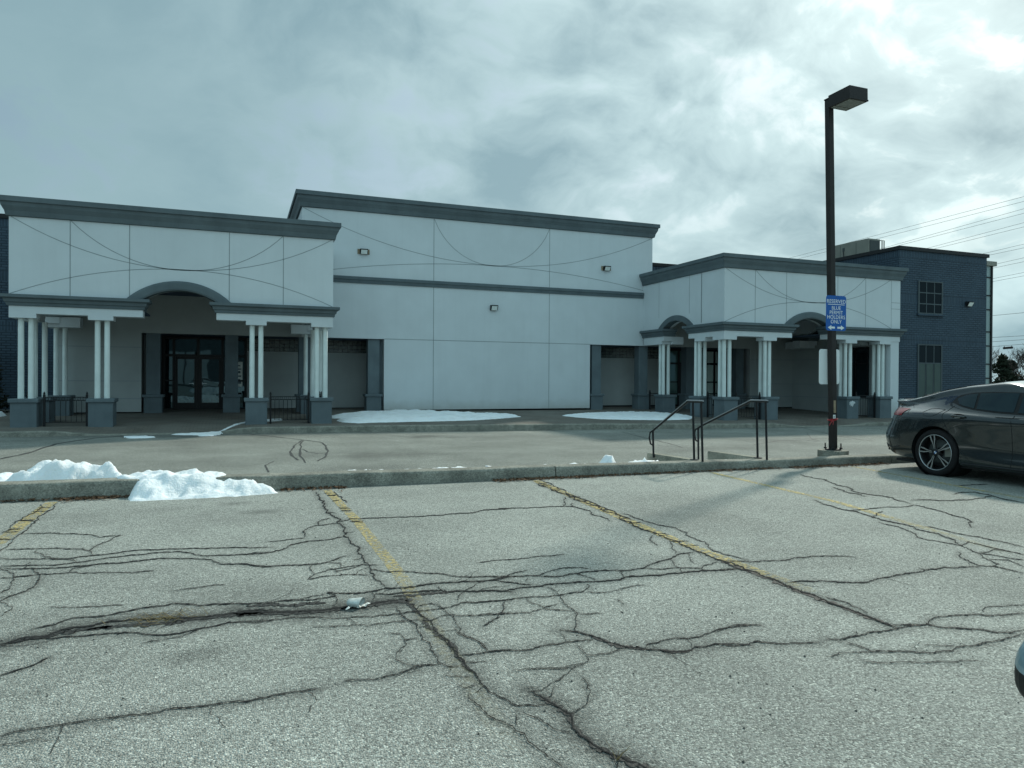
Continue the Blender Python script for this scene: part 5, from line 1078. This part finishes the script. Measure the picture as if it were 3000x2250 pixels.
# ---- what the dark entrance doors mirror: the far side of the car park, behind the viewer
def copy_tree(o, parent=None):
    c = o.copy(); C.objects.link(c); c.parent = parent
    for ch in [q for q in o.children]: copy_tree(ch, c)
    return c
M['whitepaint'] = painted('white car paint', (.70, .72, .72), .04, 3, .3, .02)
W2 = copy_tree(CAR); W2.location = (-4.0, -56, 0); W2.rotation_euler = (0, 0, pi/2); W2['label'] = 'white car mirrored in the dark glass of the left entrance doors'
for o in W2.children:
    if o.name.split('.')[0] in ('body', 'spoiler'): o.material_slots[0].link = 'OBJECT'; o.material_slots[0].material = M['whitepaint']
T = thing('far_building', 'low dark building mirrored in the entrance door glass', 'building', (0, -80, 0))
m = MB(); m.box(-70, 60, -90, -80, -.5, 9.5); m.build('wall', M['plinth'], T)
for x in (-30, -14.5, -9.2, -7.6, 6, 22): m = MB(); m.box(x, x+(2.6 if x > -10 else 5), -79.98, -79.9, .2, 6.5); m.build('pale_panel', M['stucco'], T)
# ================================================================== TREES, SHRUBS
def leaf_cloud(name, m, pts, n, size, parent, rt, stretch=1.6):
    vs, fs = [], []
    for _ in range(n):
        c, r = rt.choice(pts); d = Vector((rt.gauss(0, 1), rt.gauss(0, 1), rt.gauss(0, 1))).normalized()*r*rt.random()**.45
        p = c+d; a = Vector((rt.gauss(0, 1), rt.gauss(0, 1), rt.gauss(0, .7))).normalized(); b = a.orthogonal().normalized(); b.rotate(Matrix.Rotation(rt.uniform(0, 6.28), 3, a)); l = size*rt.uniform(.5, 1.3)
        k = len(vs); vs += [p-a*l*stretch*.5, p+b*l*.28, p+a*l*stretch*.5, p-b*l*.28]; fs.append((k, k+1, k+2, k+3))
    mb = MB(); mb.add(vs, fs); return mb.build(name, m, parent, recalc=False)
def grow(mb, p, d, l, r, depth, rt, tips):
    q = p+d*l; mid = (p+q)/2+Vector((rt.gauss(0, .04), rt.gauss(0, .04), 0))*l
    mb.tube([p, mid, q], r, 6 if r > .03 else 4, r1=r*.68)
    if depth == 0: tips.append(q); return
    for _ in range(rt.choice((2, 3, 3))):
        e = (d+Vector((rt.gauss(0, .42), rt.gauss(0, .42), rt.gauss(.10, .25)))).normalized(); grow(mb, q, e, l*rt.uniform(.62, .85), r*.62, depth-1, rt, tips)
def evergreen(X, Y, h, w, label, seed, n=2600):
    rt = random.Random(seed); T = thing('evergreen_tree', label, 'tree', (X, Y, -.6), 'trees beyond the navy brick wing')
    mb = MB(); mb.cyl(X, Y, -.7, h*.9, .16, .03, 10); mb.build('trunk', M['bark'], T); pts = []
    for k in range(26):
        t = rt.random()**.8; z = .1*h+t*h*.88; rr = w*(1-t)**.7*rt.uniform(.45, 1); a = rt.uniform(0, 6.28); pts.append((Vector((X+rr*cos(a), Y+rr*sin(a), z-.5)), w*.30*(1.1-.7*t)+.12))
    pts.append((Vector((X, Y, h-.7)), .25)); leaf_cloud('crown', M['fir'], pts, n, .20, T, rt); return T
evergreen(54.9, 37.5, 4.0, 1.4, 'dark dense evergreen standing closest to the navy brick wing', 3)
evergreen(57.4, 38.5, 3.5, 1.7, 'lower dark evergreen right of the tall one, under the hanging cable box', 8)
def bare(X, Y, h, label, seed):
    rt = random.Random(seed); T = thing('bare_tree', label, 'tree', (X, Y, -.6), 'trees beyond the navy brick wing'); mb = MB(); tips = []
    for _ in range(3): grow(mb, Vector((X+rt.gauss(0, .15), Y+rt.gauss(0, .15), -.7)), Vector((rt.gauss(0, .14), rt.gauss(0, .14), 1)).normalized(), h*.30, .085, 5, rt, tips)
    mb.build('trunk', M['bark'], T)
    tw = MB()
    for p in tips:
        for _ in range(2): tw.tube([p, p+Vector((rt.gauss(0, .22), rt.gauss(0, .22), abs(rt.gauss(.3, .2))))], .010, 3, r1=.004)
    tw.build('twigs', M['bark'], T)
bare(56.6, 36.6, 4.6, 'leafless thin branched tree at the right edge, before the evergreens', 11)
bare(58.6, 37.4, 5.0, 'taller leafless tree half cut by the right edge of the view', 21)
bare(55.6, 39.6, 4.6, 'small leafless tree behind the evergreen nearest the brick wing', 31)
rt = random.Random(4); hg = []
for k in range(60): hg.append((Vector((52+k*.25, 40+rt.gauss(0, .4), -.1+rt.random()*1.5)), .5))
T = thing('hedge', 'low dark hedge along the foot of the far trees', 'hedge', (59, 40, -.6)); leaf_cloud('foliage', M['shrubleaf'], hg, 4200, .2, T, rt)
T = thing('evergreen_shrub', 'dark rounded shrub against the navy brick at the left edge', 'shrub', (-8.55, 30.6, 0)); rt = random.Random(9)
mb = MB(); mb.cyl(-8.55, 30.6, -.1, 2.2, .06, .02, 8); mb.build('stem', M['bark'], T)
pts = [(Vector((-8.55+rt.gauss(0, .30)*(1-.5*k/40), 30.6+rt.gauss(0, .3), .25+2.35*k/40)), .42*(1.1-.55*k/40)) for k in range(40)]
leaf_cloud('foliage', M['shrubleaf'], pts, 7000, .11, T, rt)
snow_obj('snow_pile', 'small grey crusted snow lump below the shrub at the left edge', [(-9.4, 28.6), (-7.6, 28.7), (-7.5, 29.3), (-8.2, 29.8), (-9.4, 29.8)], lambda d, x, y: .26*min(1, d/.3)**.6+.05*fb(x, y, 4), z_walk, .08, 'snow heaps along the median')
snow_obj('snow_pile', 'snow bank mirrored low in the glass of the left entrance doors', [(-4.5, -13.2), (2.5, -13.4), (2.8, -12.2), (1, -11.6), (-2, -11.5), (-4.4, -12)], lambda d, x, y: .55*min(1, d/.5)**.6+.12*fb(x, y, 2.5), lambda x, y: 0., .1)
# ================================================================== OVERHEAD CABLES
CAB = [((2717, 650), (2305, 758)), ((2764, 650), (2332, 760)), ((2862, 650), (2590, 726)), ((2902, 650), (2634, 719)), ((3000, 652), (2714, 728)), ((3000, 664.5), (2735, 729.6)), ((3000, 715), (2894, 740)), ((3000, 726), (2896, 748)),
       ((3000, 755), (2905, 776.6)), ((3000, 766.5), (2903.5, 786.7)), ((3000, 798), (2903.5, 817.5)), ((3000, 808), (2903, 826)), ((3000, 916), (2903.5, 925)), ((3000, 983.5), (2902, 989)), ((3000, 995), (2902, 1001.6)), ((3000, 1008), (2902, 1016))]
ordn = ['topmost', 'second', 'third', 'fourth', 'fifth', 'sixth', 'seventh', 'eighth', 'ninth', 'tenth', 'eleventh', 'twelfth', 'thirteenth', 'fourteenth', 'fifteenth', 'lowest']
for k, ((x1, y1_), (x2, y2_)) in enumerate(CAB):
    XW = 66+.8*k; a = oX(x1, y1_, XW); b = oX(x2, y2_, XW); d = b-a
    lo, hi = (-.35, 1.0) if k > 1 else (-.9, 1.2); lo = lo if k > 5 else -1.6
    P = []
    for i in range(15):
        t = lo+(hi+.6-lo)*i/14; P.append(a+d*t)
    m = MB(); m.tube(P, .015 if k < 12 else .019, 5)
    tag(m.build('overhead_cable', M['cable']), f'thin black overhead cable, {ordn[k]} of the sixteen right of the brick wing', 'cable', 'overhead cables')
q = oX(2953, 1019, 66+.8*15); T = thing('splice_box', 'dark oblong splice box hanging on the lowest cable', 'cable box', tuple(q))
m = MB(); dd = (oX(2966, 1018, 78.)-oX(2940, 1020, 78.)); e = dd.normalized()
m.tube([q-dd*.5-ZV*.02, q-dd*.42, q-dd*.2, q+dd*.2, q+dd*.42, q+dd*.5-ZV*.02], .13, 10); m.build('case', M['cable'], T)
m = MB(); m.tube([q-dd*.42+ZV*.1, q-dd*.42+ZV*.22], .03); m.tube([q+dd*.42+ZV*.1, q+dd*.42+ZV*.22], .03); m.build('hanger', M['cable'], T)
# ================================================================== SKY AND LIGHT
SKYOFF = (2.1, 1.3, 0.)
AZ, EL = radians(58), radians(36)
SUN = Vector((sin(AZ)*cos(EL), cos(AZ)*cos(EL), sin(EL)))
W = bpy.data.worlds.new('World'); bpy.context.scene.world = W; W.use_nodes = True; t = NT(W); t.n.clear()
out = t.new('ShaderNodeOutputWorld'); sky = t.new('ShaderNodeTexSky', sky_type='NISHITA', sun_disc=False, sun_elevation=EL, sun_rotation=AZ, air_density=1.2, dust_density=1.5)
b1 = t.new('ShaderNodeBackground', i_Strength=.08); t.ln(sky.outputs[0], b1.inputs[0])
geo = t.new('ShaderNodeTexCoord'); V = geo.outputs['Generated']; sep = t.new('ShaderNodeSeparateXYZ'); t.ln(V, sep.inputs[0])
zc = t.math('MAXIMUM', sep.outputs[2], 0.); inv = t.math('DIVIDE', 1., t.math('ADD', zc, .60))
pl = t.new('ShaderNodeVectorMath', operation='SCALE'); t.ln(V, pl.inputs[0]); t.ln(inv, pl.inputs['Scale'])
of = t.new('ShaderNodeVectorMath', operation='ADD'); of.inputs[1].default_value = SKYOFF; t.ln(pl.outputs[0], of.inputs[0]); P = of.outputs[0]
dt = t.new('ShaderNodeVectorMath', operation='DOT_PRODUCT'); t.ln(V, dt.inputs[0]); dt.inputs[1].default_value = SUN
dot = t.math('MAXIMUM', dt.outputs['Value'], 0.)
near = t.math("POWER", dot, 3.6); glow = t.math('POWER', dot, 22.); core = t.math('POWER', dot, 160.)
wp = t.new('ShaderNodeVectorMath', operation='ADD'); nz = t.new('ShaderNodeTexNoise', i_Scale=3.5, i_Detail=3.); t.ln(P, nz.inputs['Vector'])
sc = t.new('ShaderNodeVectorMath', operation='SCALE'); sc.inputs['Scale'].default_value = .22; t.ln(nz.outputs['Color'], sc.inputs[0]); t.ln(P, wp.inputs[0]); t.ln(sc.outputs[0], wp.inputs[1])
n1 = t.noise(wp.outputs[0], 3.4, 6, .5); n2 = t.noise(wp.outputs[0], 9., 7, .58)
den = t.math('ADD', t.math('MULTIPLY', n1, .68), t.math('MULTIPLY', n2, .32))
brk = t.ramp(den, [(.39, 0.), (.60, 1.)])                      # 1 = thin, light lets through
lit = t.math('ADD', t.math('MULTIPLY', brk, t.math('ADD', t.math('MULTIPLY', near, 1.25), .0)), t.math('MULTIPLY', near, .10), True)
grey = t.mix(t.ramp(t.noise(P, 1.1, 5), [(.35, 0.), (.7, 1.)]), (.235, .375, .428), (.275, .425, .465))
c = t.mix(lit, grey, (.77, .98, .99))
c = t.mix(t.math('MULTIPLY', glow, .30), c, (.95, 1.05, 1.02)); 
hz_ = t.math('POWER', t.math('SUBTRACT', 1., zc), 7.); c = t.mix(t.math('MULTIPLY', hz_, .45), c, (.43, .60, .645))
bk = t.new('ShaderNodeVectorMath', operation='DOT_PRODUCT'); t.ln(V, bk.inputs[0]); bk.inputs[1].default_value = Vector((-.35, -.75, .56)).normalized()
bst = t.math('ADD', .78, t.math('MULTIPLY', t.math('MAXIMUM', bk.outputs['Value'], 0.), .85))   # added boost: unseen sky behind the viewer brightened to fill the shaded front
b2 = t.new('ShaderNodeBackground'); t.ln(c, b2.inputs[0]); t.ln(bst, b2.inputs[1])
ms = t.new('ShaderNodeMixShader'); gap = t.ramp(t.math('MULTIPLY', brk, n2), [(.34, .95), (.58, .6)])
gap = t.math('MAXIMUM', gap, t.ramp(zc, [(.12, 1.), (.45, 0.)])); t.ln(gap, ms.inputs[0]); t.ln(b1.outputs[0], ms.inputs[1]); t.ln(b2.outputs[0], ms.inputs[2]); t.ln(ms.outputs[0], out.inputs[0])
ld = bpy.data.lights.new('sun', 'SUN'); ld.energy = 2.6; ld.angle = radians(3.5); ld.color = (1., .97, .85)
lo_ = bpy.data.objects.new('sun', ld); C.objects.link(lo_); lo_.rotation_euler = (-SUN).to_track_quat('-Z', 'Y').to_euler(); lo_.location = (20, 10, 30)
sc_ = bpy.context.scene; sc_.view_settings.view_transform = 'Standard'; sc_.view_settings.look = 'None'; sc_.view_settings.exposure = .42; sc_.view_settings.gamma = 1
